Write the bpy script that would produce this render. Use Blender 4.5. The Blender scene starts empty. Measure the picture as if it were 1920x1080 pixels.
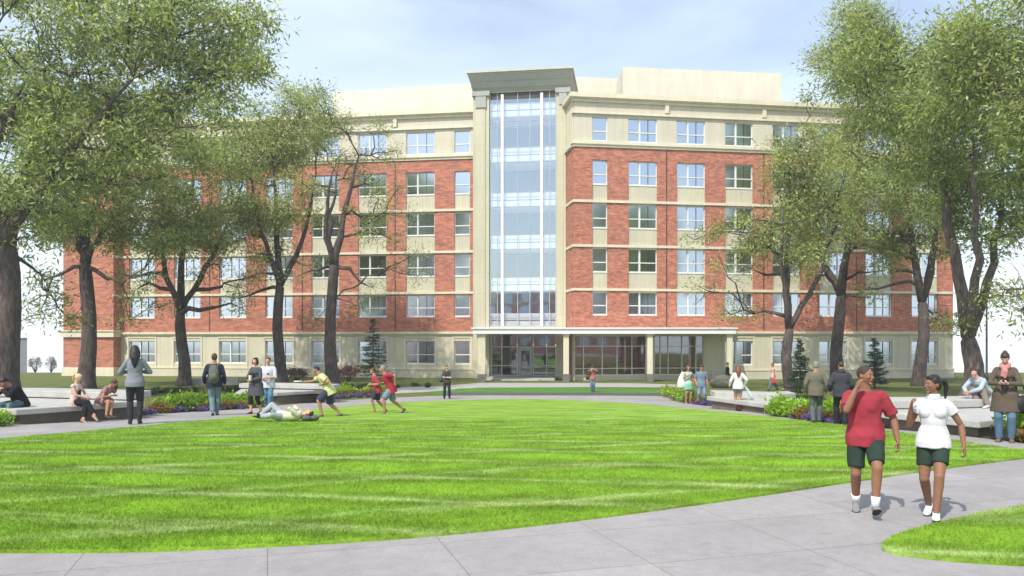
import bpy, bmesh, math, random
import numpy as np
from mathutils import Vector, Matrix

# ------------------------------------------------------------------ camera, sky, sun
SC = bpy.context.scene
COL = SC.collection
F, HY, EYE = 1500.0, 640.0, 2.8          # focal length and horizon in photo pixels, eye height above the building's ground
cam_d = bpy.data.cameras.new('camera'); cam = bpy.data.objects.new('camera', cam_d); COL.objects.link(cam)
cam.location = (0, 0, EYE); cam.rotation_euler = (math.radians(90), 0, 0)
cam_d.sensor_width = 36; cam_d.lens = F/1920*36; cam_d.shift_y = (HY-540)/1920
cam_d.clip_start = .1; cam_d.clip_end = 4000
SC.camera = cam
SUN_EL, SUN_AZ = math.radians(50), math.radians(30)      # sun behind the camera, to its left
w = bpy.data.worlds.new('World'); SC.world = w; w.use_nodes = True
nt = w.node_tree; nt.nodes.clear()
def N(t, **kw):
    n = nt.nodes.new(t)
    for k, v in kw.items(): setattr(n, k, v)
    return n
L_ = nt.links.new
out = N('ShaderNodeOutputWorld'); bg = N('ShaderNodeBackground'); sky = N('ShaderNodeTexSky')
sky.sky_type = 'NISHITA'; sky.sun_disc = False; sky.sun_elevation = SUN_EL
sky.sun_rotation = math.radians(180)+SUN_AZ; sky.dust_density = 1.5; sky.air_density = 1.0; sky.ozone_density = 1.2
tc = N('ShaderNodeTexCoord'); sp = N('ShaderNodeSeparateXYZ'); L_(tc.outputs['Generated'], sp.inputs[0])
mx = N('ShaderNodeMath', operation='MAXIMUM'); mx.inputs[1].default_value = .012; L_(sp.outputs[2], mx.inputs[0])
cb = N('ShaderNodeCombineXYZ'); L_(sp.outputs[0], cb.inputs[0]); L_(sp.outputs[1], cb.inputs[1]); L_(mx.outputs[0], cb.inputs[2])
L_(cb.outputs[0], sky.inputs[0])
mp = N('ShaderNodeMapping'); mp.inputs['Scale'].default_value = (1.1, 1.1, 5.0); mp.inputs['Location'].default_value = (3.1, .4, 1.3)
L_(cb.outputs[0], mp.inputs[0])
no = N('ShaderNodeTexNoise'); no.inputs['Scale'].default_value = 1.6; no.inputs['Detail'].default_value = 7; no.inputs['Distortion'].default_value = .6
L_(mp.outputs[0], no.inputs['Vector'])
rp = N('ShaderNodeMapRange'); rp.inputs[1].default_value = .38; rp.inputs[2].default_value = .72; rp.inputs[3].default_value = .18; rp.inputs[4].default_value = .46
L_(no.outputs['Fac'], rp.inputs[0])
hz = N('ShaderNodeMapRange'); hz.inputs[1].default_value = .0; hz.inputs[2].default_value = .30; hz.inputs[3].default_value = .75; hz.inputs[4].default_value = 0
L_(mx.outputs[0], hz.inputs[0])
ad = N('ShaderNodeMath', operation='MAXIMUM'); L_(rp.outputs[0], ad.inputs[0]); L_(hz.outputs[0], ad.inputs[1])
mixw = N('ShaderNodeMix', data_type='RGBA'); L_(ad.outputs[0], mixw.inputs[0]); L_(sky.outputs[0], mixw.inputs[6])
mixw.inputs[7].default_value = (9.0, 9.9, 10.6, 1)
L_(mixw.outputs[2], bg.inputs[0]); bg.inputs[1].default_value = .145; L_(bg.outputs[0], out.inputs[0])
sd = bpy.data.lights.new('sun', 'SUN'); sd.energy = 3.7; sd.angle = math.radians(.6); sd.color = (1, .955, .88)
sun = bpy.data.objects.new('sun', sd); COL.objects.link(sun)
svec = Vector((-math.sin(SUN_AZ)*math.cos(SUN_EL), -math.cos(SUN_AZ)*math.cos(SUN_EL), math.sin(SUN_EL)))
sun.rotation_euler = svec.to_track_quat('Z', 'Y').to_euler(); sun.location = svec*90
SC.view_settings.view_transform = 'Standard'; SC.view_settings.look = 'None'; SC.view_settings.gamma = 1
SC.view_settings.exposure = .36

# ------------------------------------------------------------------ helpers
rnd = random.Random(7)
def srgb(r, g, b):
    f = lambda c: (c/255/12.92) if c/255 <= .04045 else ((c/255+.055)/1.055)**2.4
    return (f(r), f(g), f(b), 1)
def tag(o, label=None, cat=None, group=None, kind=None):
    if label: o['label'] = label
    if cat: o['category'] = cat
    if group: o['group'] = group
    if kind: o['kind'] = kind
    return o
def empty(name, loc=(0, 0, 0), rz=0, label=None, cat=None, group=None):
    o = bpy.data.objects.new(name, None); COL.objects.link(o); o.location = loc; o.rotation_euler = (0, 0, rz)
    o.empty_display_size = .2
    return tag(o, label, cat, group)
def gz(Y):
    t = min(1, max(0, (Y-12)/30)); z = -2.0-.8*t*t*(3-2*t)+EYE
    return z-(max(0, Y-72)*.046)
def P(px, py, h=0.0):
    """the point seen at pixel (px, py) standing h above the ground"""
    lo, hi = 3.0, 72.0
    g = lambda Y: HY-F*(gz(Y)+h-EYE)/Y-py
    if g(hi) > 0: return Vector(((px-960)/F*hi, hi, gz(hi)))
    for _ in range(50):
        m = (lo+hi)/2
        if g(m) > 0: lo = m
        else: hi = m
    return Vector(((px-960)/F*lo, lo, gz(lo)))
class MB:
    def __init__(s): s.v = []; s.f = []; s.m = []
    def add(s, vs, fs, m=0):
        b = len(s.v); s.v += [tuple(v) for v in vs]; s.f += [tuple(i+b for i in f) for f in fs]; s.m += [m]*len(fs)
    def box(s, a, b, m=0, T=None):
        (x0, y0, z0), (x1, y1, z1) = a, b
        vs = [Vector(p) for p in ((x0,y0,z0),(x1,y0,z0),(x1,y1,z0),(x0,y1,z0),(x0,y0,z1),(x1,y0,z1),(x1,y1,z1),(x0,y1,z1))]
        if T: vs = [T(v) for v in vs]
        s.add(vs, [(0,3,2,1),(4,5,6,7),(0,1,5,4),(1,2,6,5),(2,3,7,6),(3,0,4,7)], m)
    def prism(s, pts, z0, z1, m=0):
        n = len(pts); z0 = z0 if hasattr(z0, '__len__') else [z0]*n; z1 = z1 if hasattr(z1, '__len__') else [z1]*n
        vs = [(p[0], p[1], z) for p, z in zip(pts, z0)]+[(p[0], p[1], z) for p, z in zip(pts, z1)]
        s.add(vs, [tuple(range(n))[::-1], tuple(range(n, 2*n))]+[(i, (i+1) % n, (i+1) % n+n, i+n) for i in range(n)], m)
    def loft(s, pts, rad, side=(1, 0, 0), n=12, m=0):
        pts = [Vector(p) for p in pts]; b = len(s.v); K = len(pts); side = Vector(side)
        for i, p in enumerate(pts):
            t = (pts[min(i+1, K-1)]-pts[max(i-1, 0)])
            t = t.normalized() if t.length > 1e-9 else Vector((0, 0, 1))
            sx = side-t*side.dot(t)
            if sx.length < 1e-3: sx = t.orthogonal()
            sx.normalize(); sy = t.cross(sx)
            r = rad[i]; ra, rb = (r if hasattr(r, '__len__') else (r, r))
            for k in range(n):
                a = 2*math.pi*k/n; s.v.append(tuple(p+sx*math.cos(a)*ra+sy*math.sin(a)*rb))
        for i in range(K-1):
            for k in range(n):
                k2 = (k+1) % n; s.f.append((b+i*n+k, b+i*n+k2, b+(i+1)*n+k2, b+(i+1)*n+k)); s.m.append(m)
        s.f.append(tuple(b+k for k in range(n))[::-1]); s.f.append(tuple(b+(K-1)*n+k for k in range(n))); s.m += [m, m]
    def ell(s, c, r, R=None, nu=14, nv=10, m=0):
        vs = []; c = Vector(c)
        for j in range(1, nv):
            th = math.pi*j/nv
            for i in range(nu):
                ph = 2*math.pi*i/nu
                v = Vector((r[0]*math.sin(th)*math.cos(ph), r[1]*math.sin(th)*math.sin(ph), r[2]*math.cos(th)))
                vs.append(c+(R@v if R else v))
        t = Vector((0, 0, r[2])); vs.append(c+(R@t if R else t)); vs.append(c-(R@t if R else t))
        T, B = len(vs)-2, len(vs)-1; fs = []
        for i in range(nu):
            i2 = (i+1) % nu; fs.append((T, i, i2)); fs.append((B, (nv-2)*nu+i2, (nv-2)*nu+i))
            for j in range(nv-2): fs.append((j*nu+i, (j+1)*nu+i, (j+1)*nu+i2, j*nu+i2))
        s.add(vs, fs, m)
    def mesh(s, name):
        me = bpy.data.meshes.new(name); me.from_pydata(s.v, [], s.f); me.update(); return me
    def build(s, name, mats, parent=None, smooth=False, bevel=0):
        me = s.mesh(name)
        mats = mats if isinstance(mats, (list, tuple)) else [mats]
        for m in mats: me.materials.append(m)
        me.polygons.foreach_set('material_index', s.m)
        if smooth: me.polygons.foreach_set('use_smooth', [True]*len(s.f))
        o = bpy.data.objects.new(name, me); COL.objects.link(o); o.parent = parent
        if bevel:
            b = o.modifiers.new('bevel', 'BEVEL'); b.width = bevel; b.segments = 2; b.limit_method = 'ANGLE'
        return o
def np_mesh(name, V, Fq, mats, parent=None, smooth=False):
    """fast mesh from arrays: V (n,3), Fq (m,k)"""
    me = bpy.data.meshes.new(name); k = Fq.shape[1]
    me.vertices.add(len(V)); me.vertices.foreach_set('co', V.astype(np.float32).ravel())
    me.loops.add(Fq.size); me.loops.foreach_set('vertex_index', Fq.astype(np.int32).ravel())
    me.polygons.add(len(Fq)); me.polygons.foreach_set('loop_start', np.arange(0, Fq.size, k, dtype=np.int32))
    me.update(calc_edges=True); me.validate()
    for m in (mats if isinstance(mats, (list, tuple)) else [mats]): me.materials.append(m)
    if smooth: me.polygons.foreach_set('use_smooth', np.ones(len(Fq), bool))
    o = bpy.data.objects.new(name, me); COL.objects.link(o); o.parent = parent
    return o

# ------------------------------------------------------------------ materials
MATS = {}
class G:
    """tiny node-graph helper"""
    def __init__(s, name):
        s.m = bpy.data.materials.new(name); s.m.use_nodes = True; s.t = s.m.node_tree
        s.b = s.t.nodes['Principled BSDF']; s.o = s.t.nodes['Material Output']
    def n(s, t, ins=None, **kw):
        n = s.t.nodes.new(t)
        for k, v in kw.items(): setattr(n, k, v)
        for k, v in (ins or {}).items():
            if isinstance(v, bpy.types.NodeSocket): s.t.links.new(v, n.inputs[k])
            else: n.inputs[k].default_value = v
        return n
    def l(s, a, b): s.t.links.new(a, b)
    def set(s, k, v):
        if isinstance(v, bpy.types.NodeSocket): s.t.links.new(v, s.b.inputs[k])
        else: s.b.inputs[k].default_value = v
    def obj(s, scale=(1, 1, 1), rot=(0, 0, 0)):
        c = s.n('ShaderNodeTexCoord'); return s.n('ShaderNodeMapping', {0: c.outputs['Object'], 'Scale': scale, 'Rotation': rot}).outputs[0]
    def noise(s, v, sc, det=4, rough=.55): return s.n('ShaderNodeTexNoise', {'Vector': v, 'Scale': sc, 'Detail': det, 'Roughness': rough}).outputs['Fac']
    def rng(s, x, a, b, c=0, d=1): return s.n('ShaderNodeMapRange', {0: x, 1: a, 2: b, 3: c, 4: d}).outputs[0]
    def mix(s, f, a, b, mode='MIX'): return s.n('ShaderNodeMix', {0: f, 6: a, 7: b}, data_type='RGBA', blend_type=mode).outputs[2]
    def bump(s, h, st=.3, d=.02): s.set('Normal', s.n('ShaderNodeBump', {'Height': h, 'Strength': st, 'Distance': d}).outputs[0])
    def mul(s, c, f):
        return s.mix(1.0, c, s.n('ShaderNodeCombineColor', {0: f, 1: f, 2: f}).outputs[0], 'MULTIPLY')
def mat(name, col, rough=.7, var=.12, sc=3.0, bump=0, bsc=40, metal=0, spec=.4, sss=0):
    if name in MATS: return MATS[name]
    g = G(name); v = g.obj()
    n1 = g.noise(v, sc, 5); g.set('Base Color', g.mul(col, g.rng(n1, .25, .75, 1-var, 1+var)))
    g.set('Roughness', rough); g.set('Metallic', metal); g.set('Specular IOR Level', spec)
    if bump: g.bump(g.noise(v, bsc, 4), bump, .01)
    if sss: g.set('Subsurface Weight', sss); g.set('Subsurface Scale', .01); g.set('Subsurface Radius', (1, .35, .2))
    MATS[name] = g.m; return g.m
def m_brick():
    g = G('brick'); c = g.n('ShaderNodeTexCoord'); s = g.n('ShaderNodeSeparateXYZ', {0: c.outputs['Object']})
    u = g.n('ShaderNodeMath', {0: s.outputs[0], 1: s.outputs[1]}, operation='ADD').outputs[0]
    v = g.n('ShaderNodeCombineXYZ', {0: u, 1: s.outputs[2]}).outputs[0]
    b = g.n('ShaderNodeTexBrick', {'Vector': v, 'Color1': (.50, .165, .088, 1), 'Color2': (.24, .062, .042, 1), 'Mortar': (.40, .27, .215, 1), 'Scale': 1.0,
            'Mortar Size': .010, 'Bias': -.25, 'Brick Width': .30, 'Row Height': .10})
    n = g.noise(v, 2.3, 5); n2 = g.noise(v, 14, 3)
    b2 = g.n('ShaderNodeTexBrick', {'Vector': v, 'Color1': (1.16, 1.1, 1.05, 1), 'Color2': (.80, .8, .82, 1), 'Mortar': (1, 1, 1, 1), 'Scale': 1.0,
            'Mortar Size': .0, 'Bias': .1, 'Brick Width': .42, 'Row Height': .10}, offset=.37)
    col = g.mix(1, b.outputs[0], b2.outputs[0], 'MULTIPLY')
    col = g.mul(col, g.rng(n, .3, .7, .88, 1.14)); col = g.mul(col, g.rng(n2, .3, .7, .86, 1.14))
    g.set('Base Color', col); g.set('Roughness', .85); g.bump(b.outputs[1], -.35, .01); return g.m
def m_cream(name, col, lines=0.0, horiz=0.0):
    g = G(name); c = g.n('ShaderNodeTexCoord'); s = g.n('ShaderNodeSeparateXYZ', {0: c.outputs['Object']})
    n = g.noise(c.outputs['Object'], .7, 6); n2 = g.noise(c.outputs['Object'], 9, 4)
    v = g.n('ShaderNodeMapping', {0: c.outputs['Object'], 'Scale': (3, 3, .15)}); n3 = g.noise(v.outputs[0], 1.0, 4)
    x = g.mul(col, g.rng(n, .3, .7, .94, 1.05)); x = g.mul(x, g.rng(n2, .3, .7, .96, 1.04)); x = g.mul(x, g.rng(n3, .35, .75, 1.03, .90))
    def grid(src, per, wd):
        a = g.n('ShaderNodeMath', {0: src, 1: per}, operation='PINGPONG').outputs[0]
        return g.rng(a, 0, wd, .70, 1)
    if lines: x = g.mul(x, grid(g.n('ShaderNodeMath', {0: s.outputs[0], 1: s.outputs[1]}, operation='ADD').outputs[0], lines, .018))
    if horiz: x = g.mul(x, grid(s.outputs[2], horiz, .014))
    g.set('Base Color', x); g.set('Roughness', .75); g.bump(n2, .15, .01); return g.m
def m_glass(name, refl=.55, tint=(.50, .58, .66, 1), wob=.06, trans=0.0, rough=.03):
    g = G(name); v = g.obj((.35, .35, .35)); n = g.noise(v, 1.3, 3)
    bmp = g.n('ShaderNodeBump', {'Height': n, 'Strength': wob, 'Distance': .1}).outputs[0]
    gl = g.n('ShaderNodeBsdfGlossy', {'Color': tint, 'Roughness': rough, 'Normal': bmp})
    if trans: base = g.n('ShaderNodeBsdfTransparent', {'Color': (trans, trans*1.02, trans*1.04, 1)})
    else: base = g.n('ShaderNodeBsdfPrincipled', {'Base Color': (.012, .015, .02, 1), 'Roughness': .1})
    m = g.n('ShaderNodeMixShader', {0: refl}); g.l(base.outputs[0], m.inputs[1]); g.l(gl.outputs[0], m.inputs[2]); g.l(m.outputs[0], g.o.inputs[0]); return g.m
def m_leaf(name, c1, c2, c3, tr=.45, rough=.45):
    g = G(name); geo = g.n('ShaderNodeNewGeometry'); r = g.n('ShaderNodeValToRGB', {0: geo.outputs['Random Per Island']})
    e = r.color_ramp.elements; e[0].color = c1; e[1].color = c3; k = e.new(.5); k.color = c2
    v = g.obj(); n = g.noise(v, .45, 3); col = g.mul(r.outputs[0], g.rng(n, .3, .7, .75, 1.25))
    g.set('Base Color', col); g.set('Roughness', rough); g.set('Specular IOR Level', .45)
    tl = g.n('ShaderNodeBsdfTranslucent', {'Color': g.mix(1, col, (1.25, 1.3, .6, 1), 'MULTIPLY')})
    m = g.n('ShaderNodeMixShader', {0: tr}); g.l(g.b.outputs[0], m.inputs[1]); g.l(tl.outputs[0], m.inputs[2]); g.l(m.outputs[0], g.o.inputs[0]); return g.m
def m_bark(k=1.0):
    g = G('bark'); v = g.obj((1, 1, .22)); n = g.noise(v, 9, 6, .65); n2 = g.noise(g.obj(), 1.1, 3)
    c = g.mix(g.rng(n, .35, .7), (.034*k, .025*k, .022*k, 1), (.15*k, .115*k, .10*k, 1)); c = g.mul(c, g.rng(n2, .3, .7, .7, 1.25))
    g.set('Base Color', c); g.set('Roughness', .95); g.bump(n, .9, .05); return g.m
def m_lawn(name, a, b, c, stripes=True):
    g = G(name); v = g.obj(); n = g.noise(v, 28, 5, .7); n2 = g.noise(v, 1.2, 5, .6); n3 = g.noise(g.obj((1, 2.6, 1)), 6, 4, .7)
    col = g.mix(g.rng(n, .3, .7), a, b)
    if stripes:
        def band(rot, per, wdt, seed, amp):
            vv = g.n('ShaderNodeMapping', {0: v, 'Rotation': (0, 0, math.radians(rot)), 'Location': (seed, seed, 0)}).outputs[0]
            sx = g.n('ShaderNodeSeparateXYZ', {0: vv})
            wob = g.n('ShaderNodeMath', {0: g.noise(vv, .3, 2), 1: .55}, operation='MULTIPLY').outputs[0]
            y = g.n('ShaderNodeMath', {0: sx.outputs[1], 1: wob}, operation='ADD').outputs[0]
            pp = g.n('ShaderNodeMath', {0: y, 1: per}, operation='PINGPONG').outputs[0]
            ln = g.rng(pp, wdt, 0, 0, 1)
            br = g.rng(g.noise(g.n('ShaderNodeMapping', {0: vv, 'Scale': (.45, 3, 1)}).outputs[0], 1.3, 4), .42, .62, 0, amp)
            return g.n('ShaderNodeMath', {0: ln, 1: br}, operation='MULTIPLY').outputs[0], g.rng(pp, per*.42, per*.58, 0, 1)
        l1, s1 = band(9, .8, .27, 1.3, .62); l2, s2 = band(-20, 1.15, .27, 6.7, .55)
        col = g.mul(col, g.rng(s1, 0, 1, .86, 1.1)); col = g.mul(col, g.rng(s2, 0, 1, .9, 1.08))
        col = g.mix(l1, col, c); col = g.mix(l2, col, c)
    col = g.mul(col, g.rng(n2, .3, .7, .78, 1.18)); col = g.mul(col, g.rng(n3, .3, .7, .8, 1.2))
    g.set('Base Color', col); g.set('Roughness', .9); g.set('Specular IOR Level', .15)
    g.bump(n, .8, .03); return g.m
def m_pave():
    g = G('concrete_paving'); v = g.obj((1, 1, 1), (0, 0, math.radians(-17)))
    b = g.n('ShaderNodeTexBrick', {'Vector': v, 'Color1': (.335, .312, .305, 1), 'Color2': (.295, .276, .272, 1), 'Mortar': (.19, .165, .16, 1), 'Scale': 1,
            'Mortar Size': .007, 'Mortar Smooth': .4, 'Bias': 0, 'Brick Width': 1.65, 'Row Height': 1.3}, offset=.0)
    n = g.noise(v, .55, 6, .6); n2 = g.noise(v, 45, 4, .7); n3 = g.noise(v, 5, 6, .7)
    c = g.mul(b.outputs[0], g.rng(n, .3, .7, .86, 1.12)); c = g.mul(c, g.rng(n2, .3, .7, .86, 1.12)); c = g.mul(c, g.rng(n3, .3, .72, .88, 1.08)); c = g.mul(c, g.rng(g.noise(v, 1.9, 8, .75), .56, .70, 1, .80)); c = g.mul(c, g.rng(g.noise(v, 110, 2, .8), .28, .36, .72, 1))
    g.set('Base Color', c); g.set('Roughness', .85); g.bump(n2, .25, .01); return g.m
def m_conc():
    g = G('bench_concrete'); v = g.obj(); n = g.noise(v, 30, 5, .8); n2 = g.noise(v, 2, 5)
    c = g.mix(g.rng(n, .32, .68), (.30, .30, .28, 1), (.52, .51, .47, 1)); c = g.mul(c, g.rng(n2, .3, .7, .85, 1.1))
    g.set('Base Color', c); g.set('Roughness', .85); g.bump(n, .4, .01); return g.m
BRICK = m_brick(); CREAM = m_cream('cream_siding', (.56, .52, .385, 1), lines=.55, horiz=0); PANEL = m_cream('spandrel_panel', (.54, .51, .38, 1), lines=.11)
TOPC = m_cream('upper_cladding', (.56, .515, .40, 1), horiz=.08); STONE = m_cream('cast_stone', (.64, .595, .44, 1)); PILC = m_cream('tower_cladding', (.50, .475, .34, 1), lines=.28, horiz=.8)
PENT = m_cream('penthouse_render', (.62, .585, .47, 1)); DARKC = m_cream('tower_cornice', (.34, .355, .31, 1))
GLASS = m_glass('window_glass', .72, (.68, .76, .86, 1), .06, 0, .13); TGLASS = m_glass('tower_glass', .40, (.80, .92, 1.0, 1), .05, .95); LGLASS = m_glass('lobby_glass', .30, (.6, .65, .7, 1), .03, .70)
FRAME = mat('window_frame', (.68, .68, .64, 1), .45, .04); WHITE = mat('white_metal', (.75, .75, .73, 1), .4, .05); DARKM = mat('dark_metal', (.03, .03, .035, 1), .5, .1)
BARK = m_bark(); BARKG = m_bark(1.7); CONC = m_conc(); PAVE = m_pave()
MULCH = mat('brown_mulch', (.13, .085, .055, 1), .95, .35, 6, .8, 30)
LAWN = m_lawn('mown_lawn', (.125, .25, .016, 1), (.26, .43, .038, 1), (.58, .68, .30, 1))
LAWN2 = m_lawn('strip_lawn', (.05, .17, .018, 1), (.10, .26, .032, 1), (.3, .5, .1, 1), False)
GROUND = m_lawn('rough_grass', (.075, .10, .028, 1), (.165, .19, .05, 1), (.2, .3, .1, 1), False)

# ------------------------------------------------------------------ ground sheets
YS = [i*.5 for i in range(-20, 120)]+[60+i for i in range(1, 16)]+[80, 100, 150, 220, 320, 450, 650, 900]
def sheet(name, pts, off, material, thick=0, label=None, kind='structure'):
    bm = bmesh.new(); vs = [bm.verts.new((p[0], p[1], 0)) for p in pts]; bm.faces.new(vs)
    lo, hi = min(p[1] for p in pts), max(p[1] for p in pts)
    bmesh.ops.triangulate(bm, faces=bm.faces[:])
    for y in YS:
        if lo < y < hi: bmesh.ops.bisect_plane(bm, geom=bm.verts[:]+bm.edges[:]+bm.faces[:], plane_co=(0, y, 0), plane_no=(0, 1, 0))
    if thick:
        r = bmesh.ops.extrude_face_region(bm, geom=bm.faces[:]); top = {v for v in r['geom'] if isinstance(v, bmesh.types.BMVert)}
        for v in bm.verts: v.co.z = gz(v.co.y)+(off+thick if v in top else off)
    else:
        for v in bm.verts: v.co.z = gz(v.co.y)+off
    bmesh.ops.recalc_face_normals(bm, faces=bm.faces[:])
    if not thick and bm.faces[:][0].normal.z < 0: bmesh.ops.reverse_faces(bm, faces=bm.faces[:])
    me = bpy.data.meshes.new(name); bm.to_mesh(me); bm.free(); me.materials.append(material)
    o = bpy.data.objects.new(name, me); COL.objects.link(o); tag(o, label, None, None, kind); return o
def smooth_poly(pts, closed=True, n=6):
    out = []; K = len(pts)
    for i in range(K if closed else K-1):
        p = [Vector(pts[(i+j-1) % K][:2]) if closed else Vector(pts[min(max(i+j-1, 0), K-1)][:2]) for j in range(4)]
        for k in range(n):
            t = k/n; out.append(.5*((2*p[1])+(-p[0]+p[2])*t+(2*p[0]-5*p[1]+4*p[2]-p[3])*t*t+(-p[0]+3*p[1]-3*p[2]+p[3])*t**3))
    if not closed: out.append(Vector(pts[-1][:2]))
    return out
sheet('ground', [(-260, -10), (260, -10), (260, 330), (-260, 330)], 0, GROUND)
edge = [P(*q) for q in ((0, 797), (60, 795), (250, 776), (440, 768), (560, 757), (700, 747), (800, 743), (900, 741.5), (1130, 742), (1270, 743), (1330, 760), (1430, 776), (1600, 798), (1800, 817), (1920, 832))]
pv = [(-30, -8), (30, -8), (34, 12), (edge[-1].x+6, edge[-1].y-1.6)]+[(p.x, p.y) for p in reversed(edge)]+[(edge[0].x-8, edge[0].y-1.4), (-34, 14)]
sheet('pavement', pv, .004, PAVE)
near = [P(*q) for q in ((-260, 1020), (-60, 1036), (90, 1038), (240, 1037), (400, 1032), (600, 1022), (800, 1008), (1000, 988), (1200, 963), (1400, 935), (1600, 905), (1750, 883), (1920, 861), (1985, 855))]
far = [P(*q) for q in ((1985, 852), (1920, 846), (1840, 836), (1700, 815), (1500, 790), (1300, 768), (1160, 756), (1000, 749.5), (880, 751), (700, 759), (500, 778), (300, 798), (150, 812), (0, 825), (-260, 850))]
lawn_poly = smooth_poly(near, False)+smooth_poly(far, False)
sheet('lawn', lawn_poly, .004, LAWN, .03)
l2 = smooth_poly([P(*q) for q in ((2300, 900), (1920, 952), (1800, 975), (1700, 1001), (1658, 1022), (1664, 1038), (1750, 1051), (1920, 1063), (2300, 1075))])
sheet('lawn', l2, .004, LAWN, .03)
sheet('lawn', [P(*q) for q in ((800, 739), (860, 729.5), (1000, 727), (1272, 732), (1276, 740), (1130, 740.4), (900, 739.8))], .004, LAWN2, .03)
sheet('path', [P(*q) for q in ((560, 728), (700, 727.5), (830, 724), (900, 718), (1180, 718.5), (1290, 722), (1290, 727), (1130, 726), (900, 727), (800, 735), (700, 740), (640, 742))], .008, mat('pale_path', (.36, .35, .33, 1), .9, .12, 2))
kb = MB()
for a, b in zip([P(*q) for q in ((830, 740.6), (900, 740.8), (1000, 741), (1130, 741.3))], [P(*q) for q in ((900, 740.8), (1000, 741), (1130, 741.3), (1272, 741.8))]):
    kb.prism([a, b, b+Vector((0, .3, 0)), a+Vector((0, .3, 0))], [gz(a.y)-.05]*4, [gz(a.y)+.14]*4)
tag(kb.build('kerb', mat('kerb_stone', (.12, .12, .12, 1), .8)), kind='structure')

# ------------------------------------------------------------------ the building
class Wall:
    def __init__(s, a, b):
        s.a = Vector((a[0], a[1], 0)); s.d = Vector((b[0]-a[0], b[1]-a[1], 0)); s.L = s.d.length; s.d.normalize()
        s.n = Vector((s.d.y, -s.d.x, 0)); s.ang = math.atan2(s.d.y, s.d.x)
    def T(s, p): return s.a+s.d*p[0]+s.n*p[1]+Vector((0, 0, p[2]+EYE))
    def u(s, px, v=0):
        q = s.a+s.n*v; k = (px-960)/F; return (k*q.y-q.x)/(s.d.x-k*s.d.y)
LW = Wall((-36.35, 65.9), (-2.97, 61.0)); RW = Wall((4.42, 57.14), (33.9, 61.5))
bld = empty('dormitory_building', (0, 62, 0), 0, 'six storey red brick and cream dormitory with glazed central entrance tower', 'building')
inv = Matrix.Translation((0, -62, 0))
def part(mb, name, m, parent=bld, **kw):
    o = mb.build(name, m, parent, **kw)
    if parent is bld: o.matrix_parent_inverse = inv
    return o
GRD, PL, B1, B2, B3, B4, BT0, BT1, HB, TOP = -2.9, -2.1, .69, 3.73, 6.86, 10.06, 13.95, 14.3, 16.3, 17.5
WINZ = [(-1.72, 0.02), (1.92, 3.56), (5.0, 6.70), (8.17, 9.88), (11.3, 13.02), (14.42, 16.12)]
winmesh = {}
def window_proto(wd, ht, double):
    key = (round(wd, 2), round(ht, 2), double)
    if key in winmesh: return winmesh[key]
    f = MB(); e = .055
    f.box((0, -.05, 0), (wd, .03, e)); f.box((0, -.05, ht-e), (wd, .03, ht)); f.box((0, -.05, e), (e, .03, ht-e)); f.box((wd-e, -.05, e), (wd, .03, ht-e))
    zt = ht*.40
    if double:
        mu = wd*.60; f.box((mu-.055, -.04, e), (mu+.055, .045, ht-e)); f.box((e, -.04, zt-.035), (mu-.055, .035, zt+.035)); f.box((mu+.055, -.04, zt-.035), (wd-e, .035, zt+.035))
        f.box((wd*.29, -.04, e), (wd*.29+.03, .0, zt-.035), 1); f.box((wd*.29, -.04, zt+.035), (wd*.29+.03, .0, ht-e), 1)
    else:
        f.box((e, -.04, zt-.04), (wd-e, .035, zt+.04))
    f.box((-.06, -.05, -.07), (wd+.06, .10, 0))
    me = f.mesh('window'); me.materials.append(FRAME); me.materials.append(DARKM); me.polygons.foreach_set('material_index', f.m)
    g = MB(); g.add([(e, -.045, e), (wd-e, -.045, e), (wd-e, -.045, ht-e), (e, -.045, ht-e)], [(0, 1, 2, 3)]); gm = g.mesh('pane'); gm.materials.append(GLASS)
    bl = MB(); bl.add([(e, -.02, ht*.55), (wd*.29, -.02, ht*.55), (wd*.29, -.02, ht-e), (e, -.02, ht-e)], [(0, 1, 2, 3)])
    winmesh[key] = (me, gm); return winmesh[key]
def add_window(W, u0, wd, z0, z1, double, rec):
    me, gm = window_proto(wd, z1-z0, double)
    M = Matrix(((W.d.x, -W.n.x, 0, 0), (W.d.y, -W.n.y, 0, 0), (0, 0, 1, 0), (0, 0, 0, 1)))
    # local y is inward, so frames proud of the glass use -y
    o = bpy.data.objects.new('window', me); COL.objects.link(o); p = W.T((u0, rec, z0))
    o.parent = bld; o.matrix_parent_inverse = inv
    R = Matrix.Rotation(W.ang+math.pi, 4, 'Z'); o.matrix_basis = Matrix.Translation(W.T((u0+wd, rec, z0))) @ R
    g = bpy.data.objects.new('pane', gm); COL.objects.link(g); g.parent = o; g.rotation_euler = (math.radians(rnd.uniform(-.25, .25)), 0, math.radians(rnd.uniform(-.4, .4)))
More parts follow.
